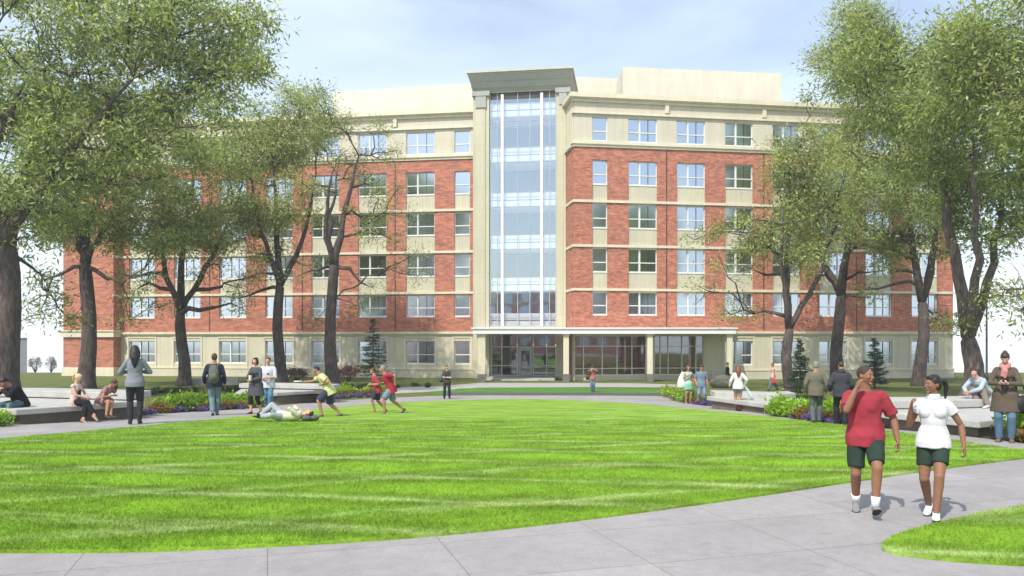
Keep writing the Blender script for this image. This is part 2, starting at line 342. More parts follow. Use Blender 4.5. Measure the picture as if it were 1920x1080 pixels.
def wing(W, wins, joints, u_lo, u_hi, skip_ground=()):
    """wins: list of (u_centre, width, double)"""
    brick, cream, stone, lowc = MB(), MB(), MB(), MB()
    wins = sorted(wins); th = .35
    ed = [u_lo]
    for c, wd, d in wins: ed += [c-wd/2, c+wd/2]
    ed.append(u_hi)
    for i in range(0, len(ed), 2):                     # piers
        brick.box((ed[i], -th, B1), (ed[i+1], 0, BT0), 0, W.T)
        cream.box((ed[i], -th, BT1), (ed[i+1], -.03, HB), 0, W.T)
    gin = [wn for k, wn in enumerate(wins) if k not in skip_ground]
    gl = [u_lo]
    for c, wd, d in gin: gl += [c-wd/2, c+wd/2]
    gl.append(u_hi)
    if skip_ground: gl[0] = max(W.u(1335), u_lo)
    for i in range(0, len(gl), 2): lowc.box((gl[i], -th, PL), (gl[i+1], -.02, B1-.02), 0, W.T)
    for k, (c, wd, d) in enumerate(wins):
        a, b = c-wd/2, c+wd/2
        brick.box((a, -th, B1), (b, 0, WINZ[1][0]-.07), 0, W.T); brick.box((a, -th, WINZ[4][1]), (b, 0, BT0), 0, W.T)
        for (z0, z1) in ((WINZ[1][1], WINZ[2][0]-.07), (WINZ[2][1], WINZ[3][0]-.07), (WINZ[3][1], WINZ[4][0]-.07)): pan = MB(); pan.box((a, -th, z0), (b, -.10, z1), 0, W.T); part(pan, 'spandrel_panel', PANEL)
        cream.box((a, -th, WINZ[5][1]), (b, -.03, HB), 0, W.T); cream.box((a, -th, BT1), (b, -.05, WINZ[5][0]-.07), 0, W.T)
        if k not in skip_ground:
            lowc.box((a, -th, WINZ[0][1]), (b, -.02, B1-.02), 0, W.T); lowc.box((a, -th, PL), (b, -.02, WINZ[0][0]-.07), 0, W.T)
            for q in (a-.16, b+.04): stone.box((q, -.02, PL+.02), (q+.12, .03, .26), 0, W.T)     # flat surround strips
            stone.box((a-.16, -.02, .27), (b+.16, .03, .36), 0, W.T)
        for fl, (z0, z1) in enumerate(WINZ):
            if fl == 0 and k in skip_ground: continue
            add_window(W, a, wd, z0, z1, d, -.16)
    gs = gl[0]-.05 if skip_ground else u_lo
    stone.box((gs, -th, GRD), (u_hi+.05, .06, PL), 1, W.T)                       # plinth
    stone.box((gs, -.3, PL-.08), (u_hi+.08, .10, PL+.02), 0, W.T)
    stone.box((gs, -.3, .45), (u_hi+.12, .06, B1-.12), 0, W.T); stone.box((gs if not skip_ground else u_lo, -.3, B1-.12), (u_hi+.2, .16, B1+.05), 0, W.T)
    for z in (B2, B3, B4): stone.box((u_lo-.08, -.3, z-.10), (u_hi+.08, .09, z+.08), 0, W.T)
    stone.box((u_lo-.1, -.3, BT0-.02), (u_hi+.1, .10, BT0+.16), 0, W.T); stone.box((u_lo-.18, -.3, BT0+.16), (u_hi+.18, .2, BT1+.02), 0, W.T)
    stone.box((u_lo-.12, -.3, HB), (u_hi+.12, .14, HB+.14), 0, W.T)
    cream.box((u_lo, -th, HB+.14), (u_hi, -.02, TOP-.1), 0, W.T)
    stone.box((u_lo-.15, -.3, TOP-.35), (u_hi+.15, .12, TOP-.16), 0, W.T); stone.box((u_lo-.35, -.6, TOP-.1), (u_hi+.35, .38, TOP+.22), 0, W.T); stone.box((u_lo-.25, -.5, TOP-.16), (u_hi+.25, .25, TOP-.1), 0, W.T)
    for j in joints:
        jn = MB(); jn.box((j-.045, -.02, B1+.1), (j+.045, .012, BT0-.05), 0, W.T)  # control joint: flat dark strip in the brick between bays
        stone.box((j-.14, -.02, TOP-.95), (j+.14, .16, TOP-.36), 0, W.T); part(jn, 'control_joint', mat('joint_brown', (.10, .045, .035, 1), .6))
    mass = MB(); mass.box((u_lo+.02, -16, GRD), (u_hi-.02, -th+.02, TOP-.3), 0, W.T)
    part(brick, 'brick_wall', BRICK); part(cream, 'upper_wall', TOPC); part(lowc, 'base_wall', CREAM); part(stone, 'stone_trim', [STONE, CREAM])
    return part(mass, 'rear_wall', BRICK)
lw = [(LW.u(x), 2.26, True) for x in (266, 351, 436, 523, 610, 698, 788)]+[(LW.u(866.5), 1.22, False)]
uend = LW.u(226)
wing(LW, lw, [LW.u(741), LW.u(567), LW.u(393)], uend, LW.u(890))
rw = [(RW.u(1125), 1.12, False)]+[(RW.u(x), 2.16, True) for x in (1205.5, 1296, 1386, 1475, 1562, 1648, 1734)]
wing(RW, rw, [RW.u(1250), RW.u(1432), RW.u(1606)], 0, RW.u(1787), skip_ground=(0, 1, 2))
# plain end pavilion of the left wing, standing forward
e = MB(); u0 = LW.u(133); e.box((u0, -12, B1), (uend+.0, .9, BT0), 0, LW.T); e.box((u0, -12, PL), (uend, .9, B1-.02), 0, LW.T); part(e, 'end_pavilion_wall', BRICK)
for b_ in (((u0-.1, -12, GRD), (uend+.06, .98, PL)), ((u0-.2, -12, B1-.35), (uend+.12, 1.08, B1+.1)), ((u0-.28, -12, B1+.1), (uend+.2, 1.16, B1+.2)), ((u0, -12, BT0), (uend+.02, .88, TOP)), ((u0-.2, -12, BT0+.05), (uend+.15, 1.1, BT1)),
    ((u0-.35, -12, TOP), (uend+.3, 1.3, TOP+.26)), ((uend-.02, .2, B2-.1), (uend+.05, .99, B2+.08)), ((uend-.02, .2, B3-.1), (uend+.05, .99, B3+.08)), ((uend-.02, .2, B4-.1), (uend+.05, .99, B4+.08))):
    e = MB(); e.box(b_[0], b_[1], 0, LW.T); part(e, 'end_pavilion_trim', STONE)
# return wall of the right wing beside the tower is part of rear mass: add brick cheek and its trim
e = MB(); e.box((-.03, -4.5, B1), (.36, -.36, BT0), 0, RW.T); part(e, 'side_wall', BRICK)
for e_ in ((-.05, BT1, TOP-.2, -.31), (-.2, BT0, BT1, -.31), (-.35, TOP-.1, TOP+.2, -.61), (-.1, B2-.1, B2+.08, -.31), (-.1, B3-.1, B3+.08, -.31), (-.1, B4-.1, B4+.08, -.31)):
    e = MB(); e.box((e_[0], -4.5, e_[1]), (.3 if e_[1] != BT1 else .36, e_[3], e_[2]), 0, RW.T); part(e, 'side_trim', STONE)
# tower
TW = Wall((LW.T((LW.u(889), .45, 0)).x, LW.T((LW.u(889), .45, 0)).y), (LW.T((LW.u(1069), .45, 0)).x, LW.T((LW.u(1069), .45, 0)).y)); TL = TW.L
g0, g1 = TW.u(917), TW.u(1043); ZG0, ZG1 = 1.15, 18.75
pl = MB()
for a, b in ((0, g0), (g1, TL)):
    pl.box((a, -4, B1), (b, 0, 19.0), 0, TW.T)
    pl.box((a+.28, -.05, B1+.3), (b-.28, .07, 17.6), 0, TW.T)
pl.box((g0, -1.0, B1), (g1, -.05, ZG0), 0, TW.T); pl.box((g0, -1.0, ZG1), (g1, -.05, 19.2), 0, TW.T); part(pl, 'tower_pilasters', PILC)
for a, b in ((0, g0), (g1, TL)):
    cp = MB(); cp.box((a+.22, 0, 17.62), (b-.22, .16, 18.5), 0, TW.T); cp.box((a-.06, -.2, 18.5), (b+.06, .2, 18.85), 0, TW.T); part(cp, 'capital', DARKC)
co = MB(); prof = ((.02, 18.85, .0), (.16, 19.0, .03), (.24, 19.04, .06), (.50, 19.42, .10), (.56, 19.45, .12), (.86, 19.84, .22), (.90, 19.86, .24), (.90, 19.98, .24))
ring = [[TW.T(q) for q in ((-sd_, -5, z), (TL+sd_, -5, z), (TL+sd_, f_, z), (-sd_, f_, z))] for f_, z, sd_ in prof]
for a_, b_ in zip(ring, ring[1:]): co.add(a_+b_, [(k, (k+1) % 4, (k+1) % 4+4, k+4) for k in range(4)])
co.add(ring[0], [(3, 2, 1, 0)]); co.add(ring[-1], [(0, 1, 2, 3)])
part(co, 'cornice', DARKC); co = MB(); co.box((-.32, -5.1, 19.982), (TL+.32, 1.0, 20.12), 0, TW.T); part(co, 'cornice_cap', m_cream('cap_metal', (.50, .48, .38, 1)))
# tower curtain wall
gl = MB(); v = -.18
gl.add([TW.T(p) for p in ((g0, v, ZG0), (g1, v, ZG0), (g1, v, ZG1), (g0, v, ZG1))], [(0, 1, 2, 3)]); part(gl, 'tower_glass', TGLASS)
mu = MB(); GM = mat('grey_mullion', (.38, .42, .48, 1), .4, .05)
for px in (918.5, 932, 970, 993, 1030, 1041.5):
    u = TW.u(px); mu.box((u-.022, v-.05, ZG0), (u+.022, v+.035, ZG1), 0, TW.T)
for z in (ZG0+.03, 2.05, 3.75, 4.8, 6.95, 8.0, 10.15, 11.2, 13.5, 14.6, 16.2, 16.6): mu.box((g0, v-.045, z-.02), (g1, v+.03, z+.02), 0, TW.T)
part(mu, 'mullions', GM)
hd_ = MB(); hd_.box((g0+.01, v-.02, 18.25), (g1-.01, v+.02, ZG1-.01), 0, TW.T); part(hd_, 'soffit_shade_band', mat('soffit_shade_dark', (.05, .045, .035, 1), .5))  # dark band: soffit tone and cornice shade put into its colour
fin = MB()
for px in (941.5, 1015.5): u = TW.u(px); fin.box((u-.10, v+.01, ZG0), (u+.10, v+.14, 18.6), 0, TW.T)
part(fin, 'white_fin', WHITE)
sl = MB()
for z in (1.5, 4.2, 7.4, 10.6, 14.0, 17.4): sl.box((g0+.02, -3.9, z-.38), (g1-.02, v-.25, z+.04), 0, TW.T); sl.box((g0+.02, v-.35, z+.12), (g1-.02, v-.25, z+.62), 0, TW.T)
part(sl, 'floor_slab', mat('slab_white', (.88, .90, .93, 1), .6, .03))
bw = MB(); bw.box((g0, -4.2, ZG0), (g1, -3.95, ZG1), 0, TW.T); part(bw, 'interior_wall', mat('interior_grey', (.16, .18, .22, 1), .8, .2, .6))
tk = MB(); tk.box((0, -9, 17), (TL, -4.3, 20), 0, TW.T); tk.box((0, -9, GRD), (TL, -4.3, 17), 0, TW.T); part(tk, 'tower_core_wall', TOPC)
# entrance under the tower
en = MB(); en.box((g0, -.9, GRD), (g0+.12, -.6, .7), 0, TW.T); EW = -.8
for px in (917, 941, 970, 1000, 1025, 1042): u = TW.u(px, EW); en.box((u-.035, EW-.04, GRD+.2), (u+.035, EW+.05, .62), 0, TW.T)
for z in (-.42, -1.85, -2.6): en.box((g0, EW-.03, z-.03), (g1, EW+.03, z+.03), 0, TW.T)
part(en, 'entrance_mullions', FRAME)
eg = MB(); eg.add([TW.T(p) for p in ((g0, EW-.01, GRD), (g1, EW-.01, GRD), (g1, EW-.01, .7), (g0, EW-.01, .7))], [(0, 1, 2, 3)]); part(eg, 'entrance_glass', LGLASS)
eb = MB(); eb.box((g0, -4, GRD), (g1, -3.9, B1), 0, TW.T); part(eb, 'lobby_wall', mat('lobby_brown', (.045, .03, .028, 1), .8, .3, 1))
for a, b in ((0, g0), (g1, TL)):
    pw = MB(); pw.box((a, -4, GRD), (b, -.02, B1), 0, TW.T); part(pw, 'entrance_pier', CREAM)
dr = MB(); ua, ub = TW.u(972.5, EW), TW.u(998.5, EW)
dr.box((ua, EW+.06, -2.62), (ua+.22, EW+.12, -.45), 0, TW.T); dr.box((ub-.22, EW+.06, -2.62), (ub, EW+.12, -.45), 0, TW.T); dr.box((ua+.22, EW+.06, -2.62), (ub-.22, EW+.12, -2.35), 0, TW.T); dr.box((ua+.22, EW+.06, -.7), (ub-.22, EW+.12, -.45), 0, TW.T)
dobj = part(dr, 'door', mat('door_grey', (.42, .42, .42, 1), .4)); h = MB(); h.loft([TW.T((ub-.3, EW+.2, -1.9)), TW.T((ub-.3, EW+.2, -1.2))], [.02, .02], n=8)
ho = h.build('handle', DARKM, dobj)
st = MB()
st.box((TW.u(912), -.6, GRD-.1), (TW.u(1046), 2.6, -2.62), 0, TW.T); st.box((TW.u(925), 2.6, GRD-.1), (TW.u(1020), 3.1, -2.71), 0, TW.T)
part(st, 'entrance_steps', CONC, bevel=.01)
# ground floor glazing of the right wing under the canopy
a0, a1, b0, b1 = .1, RW.u(1213), RW.u(1226), RW.u(1335)
lo = MB(); lo.box((0, -3.4, GRD), (b1, -.02, -2.45), 0, RW.T); lo.box((0, -.5, .42), (b1, -.02, B1-.02), 0, RW.T); lo.box((a1, -.5, -2.45), (b0, -.02, .42), 0, RW.T); lo.box((0, -.5, -2.45), (.1, -.02, .42), 0, RW.T)
lo.box((b1-.6, -.5, -2.45), (b1, -.01, .42), 0, RW.T); part(lo, 'lobby_front_wall', CREAM)
lg = MB()
for a, b in ((a0, a1), (b0, b1-.6)): lg.add([RW.T(p) for p in ((a, -.2, -2.45), (b, -.2, -2.45), (b, -.2, .42), (a, -.2, .42))], [(0, 1, 2, 3)])
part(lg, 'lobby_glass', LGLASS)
lm = MB()
for u in [RW.u(x) for x in (1076, 1095, 1130, 1158, 1186, 1212, 1228, 1239, 1254, 1280, 1306)]+[b1-.62]: lm.box((u-.03, -.25, -2.45), (u+.03, -.12, .42), 0, RW.T)
for z in (-.35, -1.95, -2.42, .39):
    for a, b in ((a0, a1), (b0, b1-.6)): lm.box((a, -.24, z-.03), (b, -.13, z+.03), 0, RW.T)
part(lm, 'lobby_mullions', FRAME)
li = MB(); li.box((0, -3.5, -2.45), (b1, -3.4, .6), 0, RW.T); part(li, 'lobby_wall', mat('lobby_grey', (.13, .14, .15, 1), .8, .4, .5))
# canopy on columns
YC = 55.0
cy = MB(); X0, X1 = (886-960)/F*YC, (1380-960)/F*YC
wl, wr = LW.T((LW.u(893), 0, 0)), RW.T((RW.u(1378), .17, 0)); c0 = RW.T((0, .17, 0))
cy.prism([(X0, YC), (X1, YC), (wr.x, wr.y), (c0.x, c0.y), (c0.x, 59.2), (X0, 60.4)], EYE+.52, EYE+.86)
cy2 = MB(); cy2.prism([(X0-.1, YC-.1), (X1+.1, YC-.1), (X1+.1, YC+.25), (X0-.1, YC+.25)], EYE+.86, EYE+.95); cnp = part(cy, 'canopy', WHITE); part(cy2, 'canopy_edge', WHITE)
for px, wd in ((903, .5), (1062, .38), (1220, .38), (1370, .38)):
    x = (px-960)/(F)*YC; c_ = MB(); c_.box((x-wd/2, YC+.2, -.1), (x+wd/2, YC+.2+wd, EYE+.40)); c_.box((x-wd/2-.07, YC+.13, EYE+.40), (x+wd/2+.07, YC+.27+wd, EYE+.52)); c_.box((x-wd/2-.05, YC+.15, -.1), (x+wd/2+.05, YC+.25+wd, .55), 1)
    part(c_, 'canopy_column', [STONE, mat('plinth_dark', (.16, .15, .13, 1), .8)], bevel=.01)
# penthouses
ph = MB(); ph.prism([((625-960)/F*68.5, 68.5), ((889-960)/F*66.2, 66.2), ((889-960)/F*66.2, 74), ((625-960)/F*68.5, 76)], EYE+17, EYE+21.35); part(ph, 'penthouse', PENT)
ph = MB(); ph.prism([(4.2, 65.8), (9.6, 66.5), (9.6, 72), (4.2, 72)], EYE+17, EYE+21.8); part(ph, 'penthouse', PENT)
ph = MB(); ph.prism([(8.67, 62.5), (21.55, 64.1), (21.2, 70), (8.6, 67)], EYE+17, EYE+21.45); part(ph, 'penthouse', PENT)
# a brick hall facing it from behind the camera (seen in the window reflections)
hall = empty('brick_hall', (0, -46, .8), 0, 'red brick hall with white bands facing the dormitory, seen only mirrored in its windows', 'building')
hb = MB(); hb.box((-60, -12, -1), (60, 0, 12.5)); hb.build('wall', BRICK, hall)
hb = MB(); [hb.box((-60, 0, z), (60, .15, z+.35)) for z in (3.2, 6.6, 10.0, 12.3)]; hb.build('stone_trim', STONE, hall)
hb = MB(); [hb.box((x, 0, z), (x+2.2, .05, z+1.9)) for x in range(-58, 58, 4) for z in (1, 4.2, 7.6, 10.4)]; tag(hb.build('window', GLASS, hall), kind='stuff')

# ------------------------------------------------------------------ benches, mulch, low walls
def bench(label, lower, zl, upper, zu, dep=1.3, t1=.15, t2=.2):
    """two stepped slabs: front edges given by sight lines at absolute height zl, zu (relative to the eye)"""
    A = lambda q, z: Vector(((q[0]-960)/F*(-z*F/(q[1]-HY)), -z*F/(q[1]-HY), EYE+z))
    lo, up = [A(q, zl) for q in lower], [A(q, zu) for q in upper]; o = lo[0].copy(); o.z = gz(o.y); r = empty('concrete_bench', o, 0, label, 'bench', 'stepped concrete benches around the lawn')
    back = [u+Vector((0, .35, 0)) for u in up]
    def slab(name, pts, z, t):
        loc_ = [(p.x-o.x, p.y-o.y) for p in pts]; m = MB(); m.prism(loc_, EYE+z-t-o.z, EYE+z-o.z); m.build(name, CONC, r, bevel=.02)
        c = Vector((sum(a for a, b in loc_)/len(loc_), sum(b for a, b in loc_)/len(loc_))); pb = [(c.x+(a-c.x)*.9, c.y+(b-c.y)*.9) for a, b in loc_]
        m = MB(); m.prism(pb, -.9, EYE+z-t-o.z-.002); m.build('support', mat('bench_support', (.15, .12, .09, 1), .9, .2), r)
    slab('seat', lo+back[::-1], zl, t1); slab('upper_seat', up+[u+Vector((.15, dep, 0)) for u in up[::-1]], zu, t2); return r
bench('long two-tier concrete bench at far left under the blonde woman', [(-60, 762), (30, 768), (150, 760), (272, 752)], -1.75, [(-60, 731), (45, 732), (237, 737)], -1.52)
bench('two-tier concrete bench behind the couple with the paper cup', [(438, 738), (520, 736), (606, 731)], -2.15, [(448, 719), (530, 720), (622, 722)], -1.9, 1.0)
bench('two-tier concrete bench beside the woman in denim shorts and white top', [(1325, 743), (1441, 758), (1492, 755)], -2.05, [(1340, 735), (1461, 739), (1492, 737)], -1.88)
bench('two-tier concrete bench at far right under the man wearing headphones', [(1652, 772), (1837, 790), (1990, 777)], -1.70, [(1668, 751), (1760, 751), (1869, 748), (1960, 745)], -1.48)
r = MB(); q = [P(x, 722) for x in (338, 446)]
r.prism([(q[0].x, q[0].y), (q[1].x, q[1].y), (q[1].x, q[1].y+.5), (q[0].x, q[0].y+.5)], gz(q[0].y)-.1, gz(q[0].y)+.42)
tag(r.build('low_wall', CONC, bevel=.02), 'low grey concrete wall behind the leftmost flower bed', 'wall')
for pts in (((-60, 800), (30, 794.5), (120, 789), (250, 776), (250, 768), (-60, 776)), ((440, 763), (480, 762), (560, 756.5), (640, 750), (600, 744), (450, 746)),
            ((1330, 759), (1430, 775.5), (1480, 781), (1480, 766), (1330, 750)), ((1640, 799), (1800, 816), (1920, 829), (1960, 800), (1640, 783))):
    sheet('soil', [P(*p) for p in pts], .012, MULCH)

# ------------------------------------------------------------------ foliage
def leaf_cloud(C, Rr, n, ln, wd, seed, droop=.25, flat=.0):
    """n leaves spread over clumps C (k,3) with radii Rr (k,3); returns V, F"""
    rs = np.random.RandomState(seed); k = len(C); wts = Rr[:, 0]**2; idx = rs.choice(k, n, p=wts/wts.sum())
    d = rs.normal(size=(n, 3)); d /= np.linalg.norm(d, axis=1)[:, None]; rad = rs.uniform(.15, 1, n)**.55
    pos = C[idx]+d*Rr[idx]*rad[:, None]*(1+.30*rs.normal(size=(n, 1)))
    ax = d*.6+rs.normal(size=(n, 3))*.7; ax[:, 2] -= droop; ax /= np.linalg.norm(ax, axis=1)[:, None]
    s = np.cross(ax, rs.normal(size=(n, 3))); s /= np.linalg.norm(s, axis=1)[:, None]
    nn = np.cross(ax, s); L = (ln*rs.uniform(.6, 1.35, n))[:, None]; Wd = (wd*rs.uniform(.7, 1.3, n))[:, None]
    a = pos-ax*L*.5; b = pos+ax*L*.5; mid = pos+nn*Wd*.35-ax*L*.08
    V = np.stack([a, mid+s*Wd, b, mid-s*Wd], 1).reshape(-1, 3); Fq = np.arange(4*n).reshape(n, 4)
    return V, Fq
LEAF = m_leaf('ash_leaves', (.11, .16, .045, 1), (.28, .34, .10, 1), (.54, .58, .25, 1), .52)
LEAF2 = m_leaf('pale_ash_leaves', (.15, .19, .06, 1), (.33, .38, .14, 1), (.56, .61, .28, 1), .54)
def make_tree(label, px, Y, r0, fork, crowns, nleaf, seed, leafm=LEAF, ln=.26, bare=(), lean=(0, 0), group=None, name='ash_tree', fk=3):
    rs = random.Random(seed); X = (px-960)/F*Y; g = gz(Y)
    root = empty(name, (X, Y, g), rs.uniform(0, 6)*0, label, 'tree', group)
    W = lambda x, y, dy=0: Vector(((x-960)/F*Y-X+0, dy, EYE+(HY-y)/F*Y-g))
    tr = MB(); s = F/Y; r0 *= .86; zf = EYE+(HY-fork)/s-g
    pts = [Vector((lean[0]*t+.12*math.sin(t*5+seed), .1*math.sin(t*4+seed*2), zf*t)) for t in (0, .06, .15, .35, .6, .85, 1)]; pts[0] -= Vector((0, 0, .3))
    rad = [r0*1.5, r0*1.18, r0, r0*.9, r0*.84, r0*.80, r0*.70]; pts.append(pts[-1]+Vector((0, 0, r0*.9))); rad.append(r0*.25)
    rad = [q*.88 for q in rad]; tr.loft(pts, rad, n=14)
    nodes = []; top_ = pts[-1]; nl = fk; ph0 = rs.uniform(0, 3)
    cx0 = sum(c[0]*c[4] for c in crowns)/sum(c[4] for c in crowns); cy0 = sum(c[1]*c[4] for c in crowns)/sum(c[4] for c in crowns); cc = W(cx0, cy0); hh = max(2.5, (cc.z-top_.z))
    for i in range(nl):
        an = ph0+i*2*math.pi/nl; sp_ = (.22 if i else .06)*hh; P_ = []; R_ = []
        end = top_.lerp(cc, .95)+Vector((math.cos(an)*sp_*1.6, math.sin(an)*sp_, (0 if i else .25)*hh))
        ctrl = top_+Vector((math.cos(an)*sp_*1.1, math.sin(an)*sp_*.8, hh*.3)); st0 = pts[-3]
        for t in [j/9 for j in range(10)]:
            p = top_*(1-t)**2+ctrl*2*t*(1-t)+end*t*t+Vector((rs.gauss(0, .06), rs.gauss(0, .06), 0))*(t > .1); P_.append(p); R_.append(r0*(.52 if i == 0 else .38)*(1-t)**.75+.04)
        P_[0] = pts[-2].lerp(pts[-1], .4); tr.loft(P_, R_, n=10); nodes += [(p, q, 0) for p, q in zip(P_[1:], R_[1:])]
    nodes.append((pts[-2], r0*.55, 0))
    # clumps
    C = []
    for (cx, cy_, rx, ry, n, lf) in crowns:
        for _ in range(n):
            while True:
                a = Vector((rs.uniform(-1, 1), rs.uniform(-1, 1), rs.uniform(-1, 1)))
                if a.length <= 1: break
            c = W(cx+a.x*rx, cy_+a.z*ry, a.y*min(rx, ry)/s*.9); rr = rs.uniform(.75, 1.45)*1.15
            C.append((c, rr, lf))
    for (bx, by) in bare: C.append((W(bx, by, rs.uniform(-2, 1.5)), .9, .0))
    C.sort(key=lambda c: (c[0]-pts[-1]).length)
    for c, rr, lf in C:
        best = None
        for nd in nodes:
            dv = c-nd[0]; cost = dv.length+max(0, -dv.z)*1.2+nd[2]*.25
            if nd[1] < .035: cost += 1.5
            if best is None or cost < best[0]: best = (cost, nd)
        nd = best[1]; dv = c-nd[0]; Ln = max(dv.length, .3); r_ = min(nd[1]*.72, .045+.034*Ln**.85)
        up = Vector((0, 0, 1)); hor = Vector((dv.x, dv.y, 0)); K = max(4, int(Ln/1.1)+3); last = nd[0]; P_ = []; R_ = []
        ctrl = nd[0]+dv*.45+up*Ln*.13+Vector((rs.uniform(-.12, .12), rs.uniform(-.12, .12), 0))*Ln
        for i in range(K):
            t = i/(K-1); p = nd[0]*(1-t)**2+ctrl*2*t*(1-t)+c*t*t
            if 0 < i < K-1: p += Vector((rs.gauss(0, .05), rs.gauss(0, .05), rs.gauss(0, .05)))*min(Ln, 3)
            P_.append(p); R_.append(r_*(1-t)**.8+.018)
        tr.loft(P_, R_, n=7 if r_ > .1 else 5)
        for p, q in zip(P_[1:], R_[1:]): nodes.append((p, q, nd[2]+1))
        for _ in range(7 if lf > 0 else 9):
            i = rs.randrange(K//2, K); st_ = P_[i]; d = Vector((rs.gauss(0, 1), rs.gauss(0, 1), rs.gauss(.25, .7))).normalized(); l_ = rs.uniform(.7, 1.5)*rr
            m1 = st_+d*l_*.5+Vector((rs.gauss(0, .1), rs.gauss(0, .1), .05)); e1 = st_+d*l_+Vector((rs.gauss(0, .15), rs.gauss(0, .15), -.05))
            tr.loft([st_, m1, e1], [.016, .011, .004], n=3)
            for _ in range(2):
                d2 = (d+Vector((rs.gauss(0, .6), rs.gauss(0, .6), rs.gauss(0, .5)))).normalized(); tr.loft([m1, m1+d2*l_*.5], [.009, .003], n=3)
    tr.build('trunk', BARKG if px > 1780 else BARK, root, smooth=True)
    Lf = [(c, r, l) for c, r, l in C if l > 0]
    if Lf:
        Ca = np.array([tuple(c) for c, r, l in Lf]); Ra = np.array([(r*l, r*l, r*.72*l) for c, r, l in Lf])
        V, Fq = leaf_cloud(Ca, Ra, int(nleaf*.74), ln, ln*.15, seed)
        Lb = [(c, r) for c, r, l in C if l == 0]
        if Lb:
            V2, F2 = leaf_cloud(np.array([tuple(c) for c, r in Lb]), np.array([(r*1.3, r*1.3, r*.8) for c, r in Lb]), 170*len(Lb), ln*.9, ln*.13, seed+77); V = np.concatenate([V, V2]); Fq = np.concatenate([Fq, F2+4*len(Fq)])
        np_mesh('crown', V, Fq, leafm, root)
    return root
GL, GR = 'trees left of the entrance', 'trees right of the entrance'
make_tree('massive dark tree at the left edge of the photo, crown reaching over the lawn', 12, 37, .85, 470, [(60, 60, 230, 190, 46, 1.1), (300, 60, 190, 150, 36, 1.1), (30, 300, 170, 150, 26, 1.1), (430, 130, 90, 100, 12, 1.0), (230, 260, 150, 120, 20, 1)], 56000, 11, ln=.31, bare=[(70, 560), (110, 600), (60, 520)], group=GL)
make_tree('tall tree in front of the brick end pavilion, dark trunk with long low boughs', 163, 47, .62, 500, [(190, 300, 220, 160, 48, 1.05), (80, 420, 110, 70, 14, 1), (290, 410, 120, 80, 18, 1)], 44000, 12, ln=.27, bare=[(60, 570), (50, 610), (100, 530), (250, 560), (300, 520), (240, 600), (90, 590), (280, 575)], group=GL)
make_tree('tree behind the long flower bed, trunk splitting in a low V', 342, 50.5, .52, 590, [(360, 320, 170, 150, 36, 1.05), (400, 430, 110, 60, 12, .95)], 30000, 13, ln=.26, bare=[(260, 520), (450, 540), (420, 500), (300, 470), (240, 540), (470, 580), (380, 520), (480, 520)], group=GL)
make_tree('straight dark tree between the second and third ground floor windows behind the couple', 524, 51.5, .50, 540, [(515, 300, 105, 140, 30, 1.1), (560, 200, 50, 50, 8, 1.0), (500, 430, 90, 70, 12, .95)], 27000, 14, leafm=LEAF2, ln=.25, bare=[(440, 560), (590, 500), (470, 520)], group=GL)
make_tree('thin leaved tree with curving low limb beside the small spruce', 622, 49, .52, 500, [(660, 310, 90, 90, 11, .75), (700, 420, 90, 60, 7, .7), (600, 240, 50, 50, 6, .85)], 7000, 15, leafm=LEAF2, ln=.2, bare=[(588, 600), (700, 540), (740, 500), (780, 470), (720, 300), (640, 240), (760, 400), (560, 520), (690, 580), (600, 350), (740, 350), (790, 520)], group=GL)
make_tree('spreading tree behind the two men seen from behind, boughs reaching left over the facade', 1478, 45, .44, 620, [(1505, 320, 85, 100, 22, 1), (1520, 440, 100, 70, 18, .95), (1400, 430, 70, 60, 7, .75)], 21000, 21, leafm=LEAF2, ln=.24, bare=[(1380, 560), (1300, 540), (1340, 500), (1420, 500), (1400, 590), (1360, 420), (1300, 450), (1350, 590)], group=GR)
make_tree('tall tree with crown rising above the roof beside the right penthouse', 1572, 53, .58, 560, [(1600, 150, 95, 150, 34, 1.05), (1590, 370, 120, 130, 32, 1)], 35000, 22, leafm=LEAF2, ln=.27, bare=[(1500, 520), (1640, 510), (1620, 560), (1530, 490)], group=GR)
make_tree('broad dark trunked tree in front of the right end windows', 1728, 50, .52, 570, [(1710, 370, 130, 120, 34, 1.1), (1700, 170, 120, 120, 22, 1)], 38000, 23, ln=.27, bare=[(1640, 540), (1780, 470), (1760, 600), (1660, 500), (1800, 610)], group=GR)
make_tree('large forked grey tree behind the bench of the man wearing headphones', 1822, 36, .62, 640, [(1790, 220, 150, 170, 36, 1.05), (1860, 400, 80, 80, 12, .9), (1640, 90, 90, 80, 10, .9)], 40000, 24, ln=.26, bare=[(1800, 470), (1870, 480), (1850, 560), (1780, 610)], group=GR)
make_tree('big tree at the right edge of the photo, dark boughs reaching in', 2060, 29, .55, 560, [(1960, 120, 170, 150, 34, 1.05), (1990, 330, 110, 110, 14, 1)], 38000, 25, ln=.24, bare=[(1900, 540), (1860, 560), (1930, 430), (1880, 600)], group=GR)

